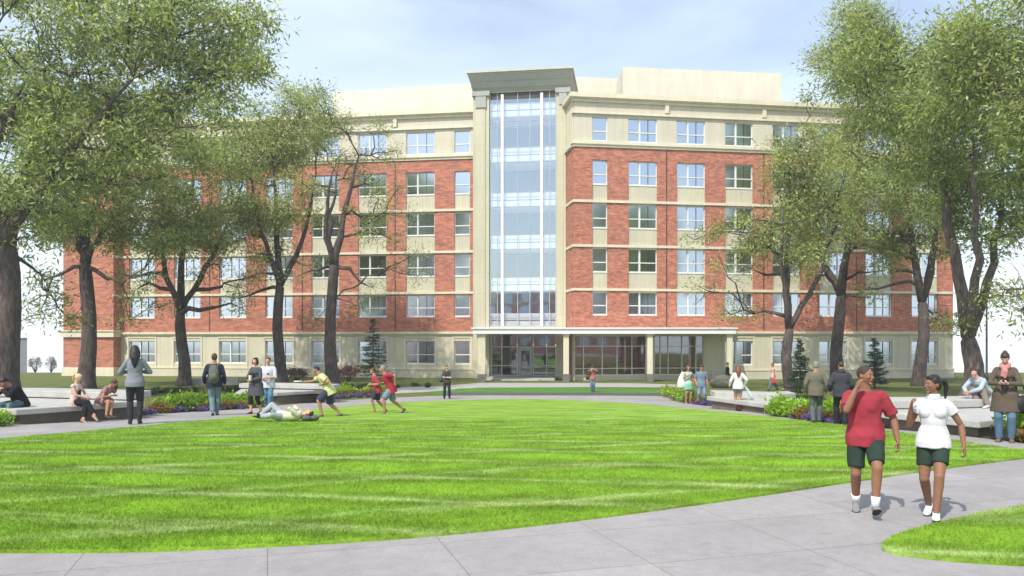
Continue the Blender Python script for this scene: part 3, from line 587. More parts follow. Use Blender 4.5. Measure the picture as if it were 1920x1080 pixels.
def spruce(label, px, py, top, seed):
    p = P(px, py); s = F/p.y; H = (py-top)/s; rs = random.Random(seed); root = empty('young_spruce', (p.x, p.y, gz(p.y)), 0, label, 'tree', 'young spruces near the building')
    t = MB(); t.loft([(0, 0, -.1), (0, 0, H*.5), (0, 0, H)], [.06, .04, .01], n=8)
    nd = []; z = .12*H
    while z < H*.98:
        k = 1-z/H; R = .30*H*k**.9+.08
        for a in range(9 if k > .3 else 5):
            an = rs.uniform(0, 6.28); rr = R*rs.uniform(.65, 1.1); e = Vector((math.cos(an)*rr, math.sin(an)*rr, z-.10*rr+rs.uniform(-.05, .12))); b = Vector((0, 0, z-.02)); m_ = b*.5+e*.5-Vector((0, 0, .08*rr))
            t.loft([b, m_, e], [.014, .010, .004], n=4)
            for q in range(int(26+rr*70)):
                f = rs.uniform(.1, 1.03); c = b.lerp(m_, f*2) if f < .5 else m_.lerp(e, f*2-1)
                d = (e-b).normalized()*.6+Vector((rs.gauss(0, .6), rs.gauss(0, .6), rs.gauss(.15, .35))); d.normalize(); sd_ = d.cross(Vector((rs.gauss(0, 1), rs.gauss(0, 1), rs.gauss(0, 1)))).normalized(); l_ = rs.uniform(.07, .15)
                nd.append((c-sd_*.012, c+sd_*.012, c+d*l_+sd_*.006, c+d*l_-sd_*.006))
        z += H*.045*rs.uniform(.8, 1.3)
    t.build('trunk', BARK, root, smooth=True)
    V = np.array([tuple(v) for q in nd for v in q]); np_mesh('crown', V, np.arange(len(V)).reshape(-1, 4), m_leaf('spruce_needles', (.015, .04, .015, 1), (.03, .07, .025, 1), (.07, .13, .05, 1), .1) if 'sp' not in MATS else MATS['sp'], root)
spruce('young spruce in front of the facade behind the frisbee player', 700, 716, 595, 1)
spruce('young spruce to the left of the men seen from behind', 1500, 737, 638, 2)
spruce('young spruce behind the man in the red shirt', 1640, 728, 632, 3)
def bush(name, label, px, py, wpx, hpx, n, m, cat='bush', group=None, seed=1, ln=.10, Y=None):
    p = P(px, py)
    if Y: p = Vector(((px-960)/F*Y, Y, 0))
    s = F/p.y; rs = np.random.RandomState(seed); root = empty(name, (p.x, p.y, gz(p.y)), 0, label, cat, group)
    R, H = wpx/s/2, hpx/s; st_ = MB(); C = []
    for i in range(16):
        a = rs.uniform(0, 6.28); q = rs.uniform(.2, .85); c = Vector((math.cos(a)*R*q, math.sin(a)*R*q, H*(1-.45*q)*rs.uniform(.6, .95))); C.append(tuple(c)); st_.loft([(0, 0, -.05), c*.5, c], [.03, .016, .005], n=4)
    st_.build('stem', BARK, root); C = np.array(C); Rr = np.tile([R*.33, R*.33, H*.25], (len(C), 1)); V, Fq = leaf_cloud(C, Rr, n, ln, ln*.3, seed); V[:, 2] = np.abs(V[:, 2]); np_mesh('foliage', V, Fq, m, root)
RED = m_leaf('barberry_leaves', (.10, .04, .045, 1), (.20, .09, .09, 1), (.30, .16, .14, 1), .3)
GREYL = m_leaf('grey_twigs', (.16, .15, .16, 1), (.24, .23, .24, 1), (.3, .29, .3, 1), .3)
bush('red_shrub', 'small dusky red shrub between the straight tree and the curving-limbed tree', 557, 716, 54, 30, 2200, RED, group='red shrubs by the facade', seed=2)
bush('red_shrub', 'rounded purple-red shrub between the curving-limbed tree and the spruce', 655, 716, 50, 34, 2400, RED, group='red shrubs by the facade', seed=3)
bush('far_shrub', 'small bare grey shrub beyond the crest, nearer the grey block', 66, 0, 26, 34, 900, GREYL, group='grey shrubs on the crest', seed=4, Y=74)
bush('far_shrub', 'small bare grey shrub beyond the crest, nearer the brick pavilion', 96, 0, 24, 32, 800, GREYL, group='grey shrubs on the crest', seed=5, Y=74)
fb = MB(); Yb = 170; xb0, xb1 = (-40-960)/F*Yb, (51-960)/F*Yb
fb.prism([(xb0, Yb), (xb1, Yb), (xb1*1.12, Yb+12), (xb0*1.12, Yb+12)], -12, EYE+.6); far_b = empty('far_block', ((xb0+xb1)/2, Yb, -5), 0, 'plain grey flat-roofed block far away at the left edge', 'building')
fo = fb.build('wall', mat('far_grey', (.17, .175, .185, 1), .9), far_b); fo.matrix_parent_inverse = Matrix.Translation((-(xb0+xb1)/2, -Yb, 5))
fb = MB(); fb.prism([(xb0-.3, Yb-.3), (xb1+.3, Yb-.3), (xb1*1.12, Yb+12.3), (xb0*1.12, Yb+12.3)], EYE+.6, EYE+.8); fo = fb.build('roof', mat('far_roof', (.2, .2, .21, 1), .9), far_b); fo.matrix_parent_inverse = Matrix.Translation((-(xb0+xb1)/2, -Yb, 5))

# flower beds: yellow-green shrubs, russet perennials, purple flowers
YG = m_leaf('lime_leaves', (.13, .28, .02, 1), (.25, .42, .03, 1), (.42, .55, .07, 1), .45); OR = m_leaf('russet_leaves', (.17, .07, .03, 1), (.28, .15, .05, 1), (.22, .26, .05, 1), .35)
PU = m_leaf('purple_petals', (.10, .06, .26, 1), (.22, .13, .45, 1), (.06, .12, .03, 1), .3); DG = m_leaf('dark_leaves', (.03, .07, .015, 1), (.06, .12, .03, 1), (.10, .18, .04, 1), .3)
def strip_cloud(name, front, d0, d1, h, n, m, seed, ln, wf, label=None):
    q = [P(*p) for p in front]; rs = np.random.RandomState(seed); C = []
    tot = sum((b-a).length for a, b in zip(q, q[1:])); k = max(6, int(tot*5))
    for i in range(k):
        t = rs.uniform(0, 1)*(len(q)-1); j = min(int(t), len(q)-2); p = q[j].lerp(q[j+1], t-j); y = p.y+rs.uniform(d0, d1); hh = h*rs.uniform(.45, 1.0); C.append((p.x+rs.normal()*.1, y, gz(y)+hh*.55, hh))
    C = np.array(C); Rr = np.stack([C[:, 3]*.55+.08, C[:, 3]*.55+.08, C[:, 3]*.5], 1)
    V, Fq = leaf_cloud(C[:, :3], Rr, n, ln, ln*wf, seed, droop=-.3)
    V[:, 2] = np.maximum(V[:, 2], 0.0+np.array([gz(y) for y in V[:, 1]])+.005)
    return tag(np_mesh(name, V, Fq, m), label, None, None, 'stuff')
def bed(front, seed, sc=1.0, dep=2.6):
    n = int(5200*sc)
    strip_cloud('purple_flowers', front, .12, .55*dep/2.6, .20, n, PU, seed, .06, .45)
    strip_cloud('russet_perennials', front, .6*dep/2.6, 1.3*dep/2.6, .38, n, OR, seed+1, .10, .2)
    strip_cloud('lime_shrubs', front, 1.2*dep/2.6, dep, .62, int(n*1.6), YG, seed+2, .12, .28)
bed([(236, 780), (330, 774), (446, 768)], 50, 1.5); bed([(590, 751), (640, 748), (712, 744)], 60, 1.0, 3.0); bed([(1266, 748), (1300, 757), (1332, 762)], 70, .6, 2.4)
bed([(1500, 786), (1550, 792), (1620, 799)], 80, 1.2); bed([(1965, 834), (2060, 845)], 90, .5, 1.6); bed([(-140, 810), (0, 800)], 100, .2, .5)
strip_cloud('dark_groundcover', [(250, 742), (440, 735)], 0, 3, .3, 5000, DG, 110, .12, .3); strip_cloud('dark_groundcover', [(600, 733), (800, 729)], 0, 3.0, .25, 5000, DG, 111, .12, .3)
strip_cloud('dark_groundcover', [(1490, 752), (1660, 758)], 0, 4.0, .3, 5000, DG, 112, .12, .3)
# near grass blades
def blades(poly, n, y0, y1, seed, x0=-12, x1=12):
    rs = np.random.RandomState(seed); u = rs.uniform(0, 1, n*3); Y = y0+(y1-y0)*u**1.4; X = rs.uniform(-.70, .70, n*3)*Y
    px = np.array([p[0] for p in poly]); py = np.array([p[1] for p in poly]); ins = np.zeros(len(X), bool); j = len(px)-1
    for i in range(len(px)):
        c = ((py[i] > Y) != (py[j] > Y)) & (X < (px[j]-px[i])*(Y-py[i])/(py[j]-py[i]+1e-12)+px[i]); ins ^= c; j = i
    X, Y = X[ins][:n], Y[ins][:n]; k = len(X); t = np.clip((Y-12)/30, 0, 1); Z = -2.0-.8*t*t*(3-2*t)+EYE+.033
    a = rs.uniform(0, 6.283, k); hgt = rs.uniform(.018, .045, k); wv = .0022+Y*.00012; dx, dy = np.cos(a)*wv, np.sin(a)*wv; lx, ly = rs.normal(0, .018, (2, k))
    V = np.stack([np.stack([X-dx, Y-dy, Z], 1), np.stack([X+dx, Y+dy, Z], 1), np.stack([X+lx, Y+ly, Z+hgt], 1)], 1).reshape(-1, 3); return V, np.arange(3*k).reshape(k, 3)
V, Fq = blades(lawn_poly, 380000, 6.5, 22, 5); tag(np_mesh('grass', V, Fq, LAWN), kind='stuff')
V, Fq = blades(l2, 70000, 5, 11, 6); tag(np_mesh('grass', V, Fq, LAWN), kind='stuff')

# lamp post, boulder
p = P(1850, 715); lp = empty('lamp_post', (p.x, p.y, gz(p.y)), 0, 'slim black lamp post at the right, behind the bench', 'lamp post'); s = F/p.y
m = MB(); hh = 175/s; m.loft([(0, 0, -.1), (0, 0, .5), (0, 0, .52), (0, 0, hh)], [.14, .12, .075, .05], n=12); m.build('pole', DARKM, lp, smooth=True)
m = MB(); m.loft([(0, 0, hh), (0, 0, hh+.08), (0, 0, hh+.1)], [.08, .3, .3], n=14); m.build('lamp_head', DARKM, lp)
p = P(1356, 727); m = MB(); rs = random.Random(3)
m.ell((0, 0, .3), (.85, .6, .48), nu=16, nv=10); m.v = [(x*(1+.12*math.sin(x*5+z*4)), y*(1+.1*math.sin(y*7)), z+.05*math.sin(x*6+y*3)) for x, y, z in m.v]
o = m.build('boulder', mat('boulder_stone', (.13, .13, .10, 1), .9, .3, 5, .6, 12), smooth=True); o.location = (p.x, p.y, gz(p.y)); tag(o, 'rounded grey-green boulder on the grass in front of the lobby', 'rock')
#PEOPLE
# ------------------------------------------------------------------ people
def m_skin(name, col):
    return mat('skin_'+name, col, .62, .10, 14, .15, 90, spec=.3, sss=.08)
SKIN = {'fair': m_skin('fair', (.56, .32, .23, 1)), 'tan': m_skin('tan', (.40, .21, .13, 1)), 'dark': m_skin('dark', (.17, .082, .048, 1)), 'brown': m_skin('brown', (.24, .12, .07, 1))}
def cloth(name, col, bump=.35): return mat('cloth_'+name, col, .85, .14, 7, bump, 60, spec=.2)
HAIR = {'black': mat('hair_black', (.012, .010, .009, 1), .45, .3, 30, .5, 120), 'brown': mat('hair_brown', (.05, .028, .017, 1), .45, .3, 30, .5, 120), 'blonde': mat('hair_blonde', (.55, .40, .20, 1), .45, .2, 30, .5, 120),
        'red': mat('hair_auburn', (.16, .06, .03, 1), .45, .3, 30, .5, 120), 'grey': mat('hair_grey', (.22, .21, .20, 1), .5, .3, 30, .5, 120), 'stubble': mat('hair_stubble', (.05, .032, .022, 1), .8, .2, 30, .3, 120)}
EYEW = mat('eye_white', (.42, .40, .38, 1), .2, .02); IRIS = mat('iris', (.02, .012, .008, 1), .2, .02); LIP = mat('lips', (.42, .14, .12, 1), .4, .05); LIPD = mat('lips_dark', (.18, .05, .045, 1), .4, .05)
def remeshed(mb, name, m, parent, vox, sm=3, folds=0.0, seed=0, gravity=False):
    me = mb.mesh(name); o = bpy.data.objects.new('tmp', me); COL.objects.link(o)
    r = o.modifiers.new('r', 'REMESH'); r.mode = 'VOXEL'; r.voxel_size = vox; r.use_smooth_shade = True
    if sm: s = o.modifiers.new('s', 'SMOOTH'); s.factor = .5; s.iterations = sm
    dg = bpy.context.evaluated_depsgraph_get(); dg.update(); e = o.evaluated_get(dg); nm = bpy.data.meshes.new_from_object(e)
    bpy.data.objects.remove(o); bpy.data.meshes.remove(me); nm.name = name
    n = len(nm.vertices)
    if folds and n:
        co = np.empty(n*3, np.float32); nm.vertices.foreach_get('co', co); co = co.reshape(-1, 3); no_ = np.empty(n*3, np.float32); nm.vertices.foreach_get('normal', no_); no_ = no_.reshape(-1, 3)
        rs = np.random.RandomState(seed); d = np.zeros(n)
        for k in range(7):
            a = rs.normal(size=3); a[2] *= .45; a /= np.linalg.norm(a); fr = rs.uniform(22, 70); w2 = rs.normal(size=3)*7
            d += np.sin(co@a*fr+rs.uniform(0, 6)+1.6*np.sin(co@w2+rs.uniform(0, 6)))*(1.0/(.6+fr/40))
        sharp = np.sign(d)*np.abs(d/3)**.8
        co += no_*((np.clip(sharp, -1.2, 1.6)+1.0)*folds*.6)[:, None]; nm.vertices.foreach_set('co', co.ravel()); nm.update()
    nm.materials.clear(); nm.materials.append(m); nm.polygons.foreach_set('use_smooth', [True]*len(nm.polygons))
    ob = bpy.data.objects.new(name, nm); COL.objects.link(ob); ob.parent = parent; return ob
def ik(a, t, l1, l2, pole):
    d = t-a; L = d.length; L = min(max(L, abs(l1-l2)+.01), (l1+l2)*.998); d.normalize(); t = a+d*L
    x = (l1*l1-l2*l2+L*L)/(2*L); h = math.sqrt(max(0, l1*l1-x*x)); pp = pole-d*pole.dot(d)
    if pp.length < 1e-4: pp = d.orthogonal()
    return a+d*x+pp.normalized()*h, t
def V3(*a): return Vector(a[0]) if len(a) == 1 else Vector(a)
def person(label, px, fy, hpx=None, Ht=None, face=0, fem=False, skin='fair', hair=('short', 'brown'), top=None, bot=None, shoes=(.03, .03, .03, 1), socks=None, loc=None, group=None, rot=None, vox=.009, **p):
    """top: (name, colour, sleeve 0..2, hem length) ; bot: (name, colour, leg 0..2 or 'skirt')"""
    base = loc if loc is not None else P(px, fy)
    s = F/base.y; Ht = Ht or hpx/s; k = Ht/1.75
    root = empty('person', base, math.radians(face), label, 'person', group)
    if rot: root.rotation_euler = rot
    sh, hw = (.172, .165) if fem else (.200, .155)
    pz = p.get('pel', .925); pel = V3(p.get('px', 0), p.get('py', 0), pz)
    ln, sl, bd, tw = [math.radians(p.get(q, 0)) for q in ('lean', 'slean', 'bend', 'twist')]
    def updir(l, s_): return Vector((math.sin(s_), -math.sin(l)*math.cos(s_), math.cos(l)*math.cos(s_)))
    t1 = updir(ln, sl); t2 = updir(ln+bd, sl); w_ = pel+t1*.24; sc = w_+t2*.245
    hipd = Vector((1, 0, 0)); R2 = Matrix.Rotation(tw, 3, 'Z'); shd = R2@Vector((1, 0, 0)); shd = (shd-t2*shd.dot(t2)).normalized()
    fwd = t2.cross(shd)*1.0; fwd = -(shd.cross(t2))*-1; fwd = shd.cross(t2)          # chest forward
    if fwd.y > 0 and abs(tw) < 1.5: fwd = -fwd
    nb = sc+t2*.055; hd = (t2*.6+Vector((0, 0, 1))*.5+(fwd*.16)).normalized(); hy, hp = math.radians(p.get('hy', 0)), math.radians(p.get('hp', 0))
    hd = (hd-Vector((0, 1, 0))*math.sin(hp)*.55).normalized()
    hc = nb+hd*.148
    RH = (Matrix.Rotation(hy, 3, 'Z')@Matrix.Rotation(hp, 3, 'X')@Matrix.Rotation(math.radians(p.get('ht', 0)), 3, 'Y'))*.93
    if rot is None: pass
    J = {}
    for sd_, nm in ((1, 'L'), (-1, 'R')):
        hip = pel+hipd*(.082 if fem else .088)*sd_-Vector((0, 0, .02)); kp = V3(p.get('kp'+nm, (sd_*.12, -1, .05)))
        an = V3(p.get(nm, (sd_*.10, 0, .085))); kn, an = ik(hip, an, .425, .425, kp); J['hip'+nm], J['kn'+nm], J['an'+nm] = hip, kn, an
        so = sc+shd*(sh-.024)*sd_-t2*.034; ep = V3(p.get('ep'+nm, (sd_*.5, .7, -.5))); wr = V3(p.get('W'+nm, (sd_*(sh+.06), -.04, .83))); el, wr = ik(so, wr, .29, .255, ep)
        J['so'+nm], J['el'+nm], J['wr'+nm] = so, el, wr
    K = lambda mb: setattr(mb, 'v', [(x*k, y*k, z*k) for x, y, z in mb.v])
    def torso(mb, inf=0.0, lo=-.10, hemflare=0.0, up=.50, front=0):
        prof = ([(-.10, .150, .110), (0, .178, .122), (.10, .152, .105), (.20, .128, .092), (.32, .150, .105), (.42, .158, .100), (.475, .128, .078), (.505, .068, .062), (.53, .052, .056)] if fem else
                [(-.10, .142, .110), (0, .168, .120), (.10, .158, .112), (.20, .150, .105), (.32, .175, .118), (.42, .188, .112), (.475, .150, .086), (.505, .078, .068), (.53, .058, .060)])
        bulk = p.get('bulk', 1.0)*p.get('slim', .95); pts, rad = [], []
        if lo < -.10: prof = [(lo, prof[0][1]*1.02+hemflare, prof[0][2]*1.02+hemflare)]+prof
        elif lo > -.10 and inf: prof = [(lo, prof[1][1], prof[1][2])]+[q_ for q_ in prof if q_[0] > lo+.02]
        for h, a, b in prof:
            if h < lo-.001 or h > up: continue
            c = pel+t1*h if h <= .24 else w_+t2*(h-.24)
            wr_ = (.082+.084 if fem else .088+.088)+.026+p.get('loose', .012)*.4-inf
            if inf and h < .05: a = max(a, wr_); b = max(b, .160-inf)
            elif inf and h < .11: a = max(a, (a+wr_)/2)
            if inf and not fem and .08 < h < .36: a, b = a+.014, b+.008
            if inf and h < -.16: a, b = a+.052, b+.035
            if inf and lo < -.25 and -.15 < h < .05: a, b = a+.022, b+.015
            sm_ = p.get('slim', .95); fl_ = hemflare*max(0, .2-h)*2; sk = bulk if h > .06 else 1
            pts.append(c); rad.append(((a+fl_)*sk+inf, (b+fl_)*sk+inf) if inf else (a*sm_-.006, b*sm_-.006))
        f = min(1, max(0, 1)); mb.loft(pts, rad, side=(hipd+shd), n=20)
        for q in 'LR':
            mb.ell(J['so'+q]-shd*(.02 if q == 'L' else -.02), (.060+inf*.5, .056+inf*.5, .054+inf*.5))
        if fem and not p.get('flat'):
            for q in (-1, 1): mb.ell(w_+t2*.115+shd*.064*q+fwd*(.058 if inf else .048), (.066+inf*.8, .055+inf*.8, .064+inf*.8))
    def arm(mb, q, inf=0.0, frac=2.0):
        a, b, c = J['so'+q], J['el'+q], J['wr'+q]; f = .88 if fem else 1.0
        r0, r1, r2, r3, r4 = [x*f+inf for x in (.050, .050, .040, .042, .027)]
        pts = [a, a.lerp(b, .35), a.lerp(b, .92)]; rad = [r0, r1, r2]
        if frac < 1: pts = [a, a.lerp(b, frac*.5), a.lerp(b, frac)]; rad = [r0+.004, r1+.006, r1+.010]
        mb.loft(pts, rad, n=14)
        if frac >= 1:
            mb.ell(b, (r2, r2, r2)); fr = min(1, frac-1)
            if fr > 0: mb.loft([b, b.lerp(c, .3*fr/1), b.lerp(c, fr)], [r2, r3, r4 if fr > .9 else r3*.9], n=14)
    def leg(mb, q, inf=0.0, frac=2.0, loose=0.0):
        a, b, c = J['hip'+q], J['kn'+q], J['an'+q]; f = 1.0
        R = [.084, .080, .058, .056, .056, .052, .036] if fem else [.088, .080, .058, .057, .058, .054, .038]
        if frac <= 1: mb.loft([a+Vector((0, 0, .03)), a.lerp(b, .35*frac), a.lerp(b, frac)], [R[0]+inf, R[1]+inf+loose*.5, (R[1]*(1-frac)+R[2]*frac)+inf+loose], n=16); return
        mb.loft([a+Vector((0, 0, .03)), a.lerp(b, .4), a.lerp(b, .95)], [R[0]+inf, R[1]+inf, R[2]+inf+loose*.5], n=16); mb.ell(b, (R[2]+inf+loose*.5,)*3)
        fr = frac-1; back = Vector((0, .012, 0)); pts = [b, b.lerp(c, .25)+back, b.lerp(c, .55)+back*.6, b.lerp(c, 1)]; rad = [R[3]+inf+loose*.5, R[4]+inf+loose*.6, .047+inf+loose*.8, R[6]+inf+loose]
        if fr < .95: pts = [b, b.lerp(c, fr*.5), b.lerp(c, fr)]; rad = [R[3]+inf, R[4]+inf, .05+inf]
        mb.loft(pts, rad, n=16)
    def hand(mb, q):
        sg = 1 if q == 'L' else -1; el, wr = J['el'+q], J['wr'+q]; d = (wr-el).normalized(); curl = p.get('curl'+q, .45)
        pn = V3(p.get('pn'+q, (-sg, .1, 0))); pn = (pn-d*pn.dot(d)).normalized(); th = d.cross(pn).normalized()*(-sg)     # thumb side
        if th.y > 0 and 'pn'+q not in p: th = -th
        f = .92 if fem else 1.0; mb.loft([wr-d*.02, wr+d*.012, wr+d*.05, wr+d*.095], [(.027*f, .022), (.030*f, .019), (.042*f, .017), (.040*f, .014)], side=th, n=12)
        for i, (o, L, r) in enumerate(((.030, .070, .0085), (.010, .080, .009), (-.010, .074, .0085), (-.030, .058, .0075))):
            pt = wr+d*.088+th*o*f; a = curl*.35; pts = [pt]; dd = d
            for j in range(3):
                ang = curl*(.9+.35*j)*.95+i*.05; dd = (d*math.cos(a)+pn*math.sin(a)); pt = pt+dd*L*(.45, .32, .23)[j]*f; pts.append(pt); a += ang
            mb.loft(pts, [r*1.05, r, r*.92, r*.7], side=th, n=8)
        b0 = wr+d*.025+th*.028; b1 = b0+(d*.5+th*.75+pn*.25).normalized()*.034; b2 = b1+(d*.8+th*.25+pn*(.35+curl*.4)).normalized()*.032; b3 = b2+(d*.85+pn*(.3+curl*.5)-th*.1).normalized()*.026
        mb.loft([b0, b1, b2, b3], [.013, .0115, .010, .0075], side=pn, n=8)
    def head(mb):
        o0 = len(mb.v); nu, nv = 28, 20; vs = []
        for j in range(1, nv):
            th = math.pi*j/nv
            for i in range(nu):
                ph = 2*math.pi*i/nu; x, y, z = math.sin(th)*math.cos(ph), math.sin(th)*math.sin(ph), math.cos(th); X, Y, Z = x*.074, y*.094, z*.118
                if Z < 0:
                    q = -Z/.118; X *= 1-.30*q**1.3; Y = Y*(1-.16*q)-.016*q
                    if y > 0: Y *= 1-.30*q
                if y < 0 and abs(x) < .8: Y = max(Y, -.090-.002*z)
                if y < 0: 
                    for sx in (-1, 1): Y += .011*math.exp(-(((X-sx*.031)/.017)**2+((Z-.010)/.013)**2))
                vs.append(Vector((X, Y, Z)))
        T, B = len(vs), len(vs)+1; vs += [Vector((0, 0, .118)), Vector((0, -.016, -.118))]; fs = []
        for i in range(nu):
            i2 = (i+1) % nu; fs += [(T, i, i2), (B, (nv-2)*nu+i2, (nv-2)*nu+i)]
            fs += [(j*nu+i, (j+1)*nu+i, (j+1)*nu+i2, j*nu+i2) for j in range(nv-2)]
        mb.add([hc+RH@v for v in vs], fs)
        E = lambda c, r: mb.ell(hc+RH@Vector(c), r, RH)
        mb.loft([hc+RH@Vector(c) for c in ((0, -.086, .016), (0, -.100, -.006), (0, -.112, -.028), (0, -.094, -.040))], [(.008, .009), (.010, .010), (.016, .011), (.012, .008)], side=RH@Vector((1, 0, 0)), n=10)
        for sx in (-1, 1): E((sx*.075, .008, -.004), (.010, .020, .031)); E((sx*.036, -.074, -.018), (.022, .016, .018)); E((sx*.029, -.086, .027), (.022, .009, .006))
        E((0, -.088, -.058), (.024, .012, .008)); E((0, -.086, -.067), (.021, .012, .008)); E((0, -.078, -.098), (.024, .020, .018))
    # body
    b = MB(); torso(b, 0, up=.60)
    b.loft([w_+t2*.22, nb, nb.lerp(hc, .55)+RH@Vector((0, .008, 0)), hc+RH@Vector((0, .012, -.03))], [(.070, .062), (.052, .054), (.050, .052), (.052, .054)] if fem else [(.085, .07), (.062, .062), (.057, .060), (.058, .060)], n=16)
    head(b)
    for q in 'LR':
        arm(b, q); hand(b, q); leg(b, q)
        b.ell(J['an'+q]-Vector((0, 0, .01)), (.034, .042, .04))
    K(b); remeshed(b, 'body', SKIN[skin], root, vox*k*.78, 2)
    # eyes, lips
    e = MB()
    for sx in (-1, 1):
        c = hc+RH@Vector((sx*.031, -.0765, .010)); e.ell(c, (.0125, .0100, .0066), RH, 10, 8); e.ell(c+RH@Vector((0, -.0065, 0)), (.0062, .0042, .0056), RH, 8, 6, 1)
    K(e); o = e.build('eyes', [EYEW, IRIS], root, smooth=True)
    e = MB(); e.ell(hc+RH@Vector((0, -.0935, -.0575)), (.024, .009, .0052), RH); e.ell(hc+RH@Vector((0, -.092, -.0665)), (.021, .009, .0062), RH)
    if p.get('smile'): e.ell(hc+RH@Vector((0, -.0985, -.062)), (.017, .0065, .0042), RH, m=1)
    K(e); e.build('lips', [LIPD if skin in ('dark', 'brown') else LIP, EYEW], root, smooth=True)
    # hair
    hs, hcol = hair; h = MB(); E = lambda c, r: h.ell(hc+RH@Vector(c), r, RH, 20, 14)
    Wd = lambda c: hc+RH@Vector(c)
    if hs == 'shaved': E((0, .012, .030), (.0755, .0935, .0935))
    elif hs == 'cap':
        pass
    else: E((0, .016, .034), (.083, .094, .098)); E((0, .034, -.005), (.081, .078, .085)); E((0, -.035, .088), (.055, .05, .028))
    if hs == 'short': E((0, -.05, .076), (.052, .035, .026))
    for sx in (-1, 1):
        if hs != 'cap': h.ell(Wd((sx*.031, -.0915, .0325)), (.017, .004, .0035), RH, 8, 6)
    D = Vector((0, .0, -1))
    if hs == 'long':
        for sx in (-1, 1): h.loft([Wd((sx*.062, .0, .06)), Wd((sx*.080, .01, -.04)), Wd((sx*.082, .03, -.14)), Wd((sx*.06, .05, -.24))], [.028, .034, .036, .016], n=10)
        h.loft([Wd((0, .06, .05)), Wd((0, .100, -.05)), Wd((0, .135, -.17)), Wd((0, .15, -.30)), Wd((0, .145, -.40))], [(.07, .05), (.085, .05), (.09, .045), (.06, .03), (.02, .015)], n=14)
    if hs == 'bob':
        for sx in (-1, 1): h.loft([Wd((sx*.06, -.02, .07)), Wd((sx*.084, -.02, -.01)), Wd((sx*.080, -.01, -.085)), Wd((sx*.06, .0, -.11))], [.026, .030, .030, .014], n=10)
        E((0, .05, -.05), (.078, .06, .07))
    if hs == 'pony':
        h.ell(Wd((0, .10, .05)), (.026, .026, .026), RH); a = Wd((0, .11, .045)); h.loft([a, a+RH@Vector((0, .05, .0)), a+RH@Vector((0, .075, -.06))+D*.02, a+RH@Vector((0, .06, -.1))+D*.12], [.020, .030, .030, .010], n=10)
    if hs == 'forward':        # long hair falling to one side of a bowed head
        for q in range(3): a = Wd((.05+.01*q, -.01+.03*q, .03)); h.loft([a, a+D*.12+RH@Vector((.03, 0, 0)), a+D*.24, a+D*.30], [.035, .042, .034, .012], n=10)
    if hs == 'bun': E((0, .03, .125), (.042, .042, .036)); E((0, -.065, .070), (.055, .028, .036))
    if hs != 'cap': K(h); remeshed(h, 'hair', HAIR[hcol], root, .007*k, 1, .0025, 3)
    if hs == 'cap':
        h = MB(); h.ell(hc+RH@Vector((0, .012, .032)), (.083, .101, .092), RH, 20, 14); sg = p.get('brim', 1); h.loft([Wd((0, sg*.06, .05)), Wd((0, sg*.12, .043)), Wd((0, sg*.155, .034))], [(.075, .008), (.068, .007), (.035, .006)], side=RH@Vector((1, 0, 0)), n=14)
        K(h); remeshed(h, 'cap', cloth('cap_navy', hcol), root, .008*k, 1)
    # trousers / skirt first, then top
    bn, bc, bl = bot; m = MB(); loose = p.get('loose', .012)
    m.loft([pel+t1*h_ for h_ in (-.10, -.04, .02, .07, .08)], [(.13+.01, .11), (hw+.010, .120), (hw+.006, .120), (hw-.012, .105), (hw-.02, .100)], n=20)
    if bl == 'skirt':
        q = p.get('skl', .42); kL, kR = J['hipL'].lerp(J['knL'], q/.42), J['hipR'].lerp(J['knR'], q/.42); mid = (kL+kR)/2; wd = (kL-kR).length/2
        m.loft([pel+t1*.02, pel.lerp(mid, .4), mid], [(.185, .14), (.19+wd*.1, .15), (wd+.125, .145)], n=20)
    else:
        for q in 'LR': leg(m, q, .012, bl, loose)
    K(m); remeshed(m, bn, cloth(*bc), root, vox*k, 2, p.get('fold', .0045), hash(label) % 1000 if 0 else len(label))
    if top:
        tn, tcl, sv, hem = top; m = MB(); inf = max(.012, p.get('tinf', .018)*.7); torso(m, inf, -hem, p.get('flare', .012), up=.507)
        if sv > 0:
            for q in 'LR': arm(m, q, inf*.75, sv)
        if p.get('hood'): m.loft([nb+Vector((0, .03, -.03)), nb+Vector((0, .075, .0)), nb+Vector((0, .06, .06))], [(.10, .05), (.11, .05), (.07, .03)], n=14)
        if p.get('collar'): m.loft([nb-t2*.02, nb+t2*.03], [(.075, .078), (.066, .070)], n=16)
        K(m); remeshed(m, tn, cloth(*tcl), root, vox*k, 2, p.get('fold', .0045), len(label)+5)
    if p.get('inner'):     # shirt front or tail showing at the open front or hem
        nm, ic, a0_, a1_ = p['inner']; m = MB(); pts = [pel+t1*a0_, pel+t1*.1, w_+t2*.1, w_+t2*a1_]; sg = p.get('iside', 1)
        if sg < 0: m.loft([pel+t1*a0_, pel+t1*(a0_*.5), pel+t1*-.02], [(.175, .135), (.185, .14), (.17, .12)], side=hipd, n=18)
        else: m.loft([q+fwd*(.045)*sg for q in pts], [(.10, .105), (.075, .105), (.07, .105), (.04, .08)], n=16); K(m); remeshed(m, nm, cloth(*ic), root, vox*k, 2, .003, 3)
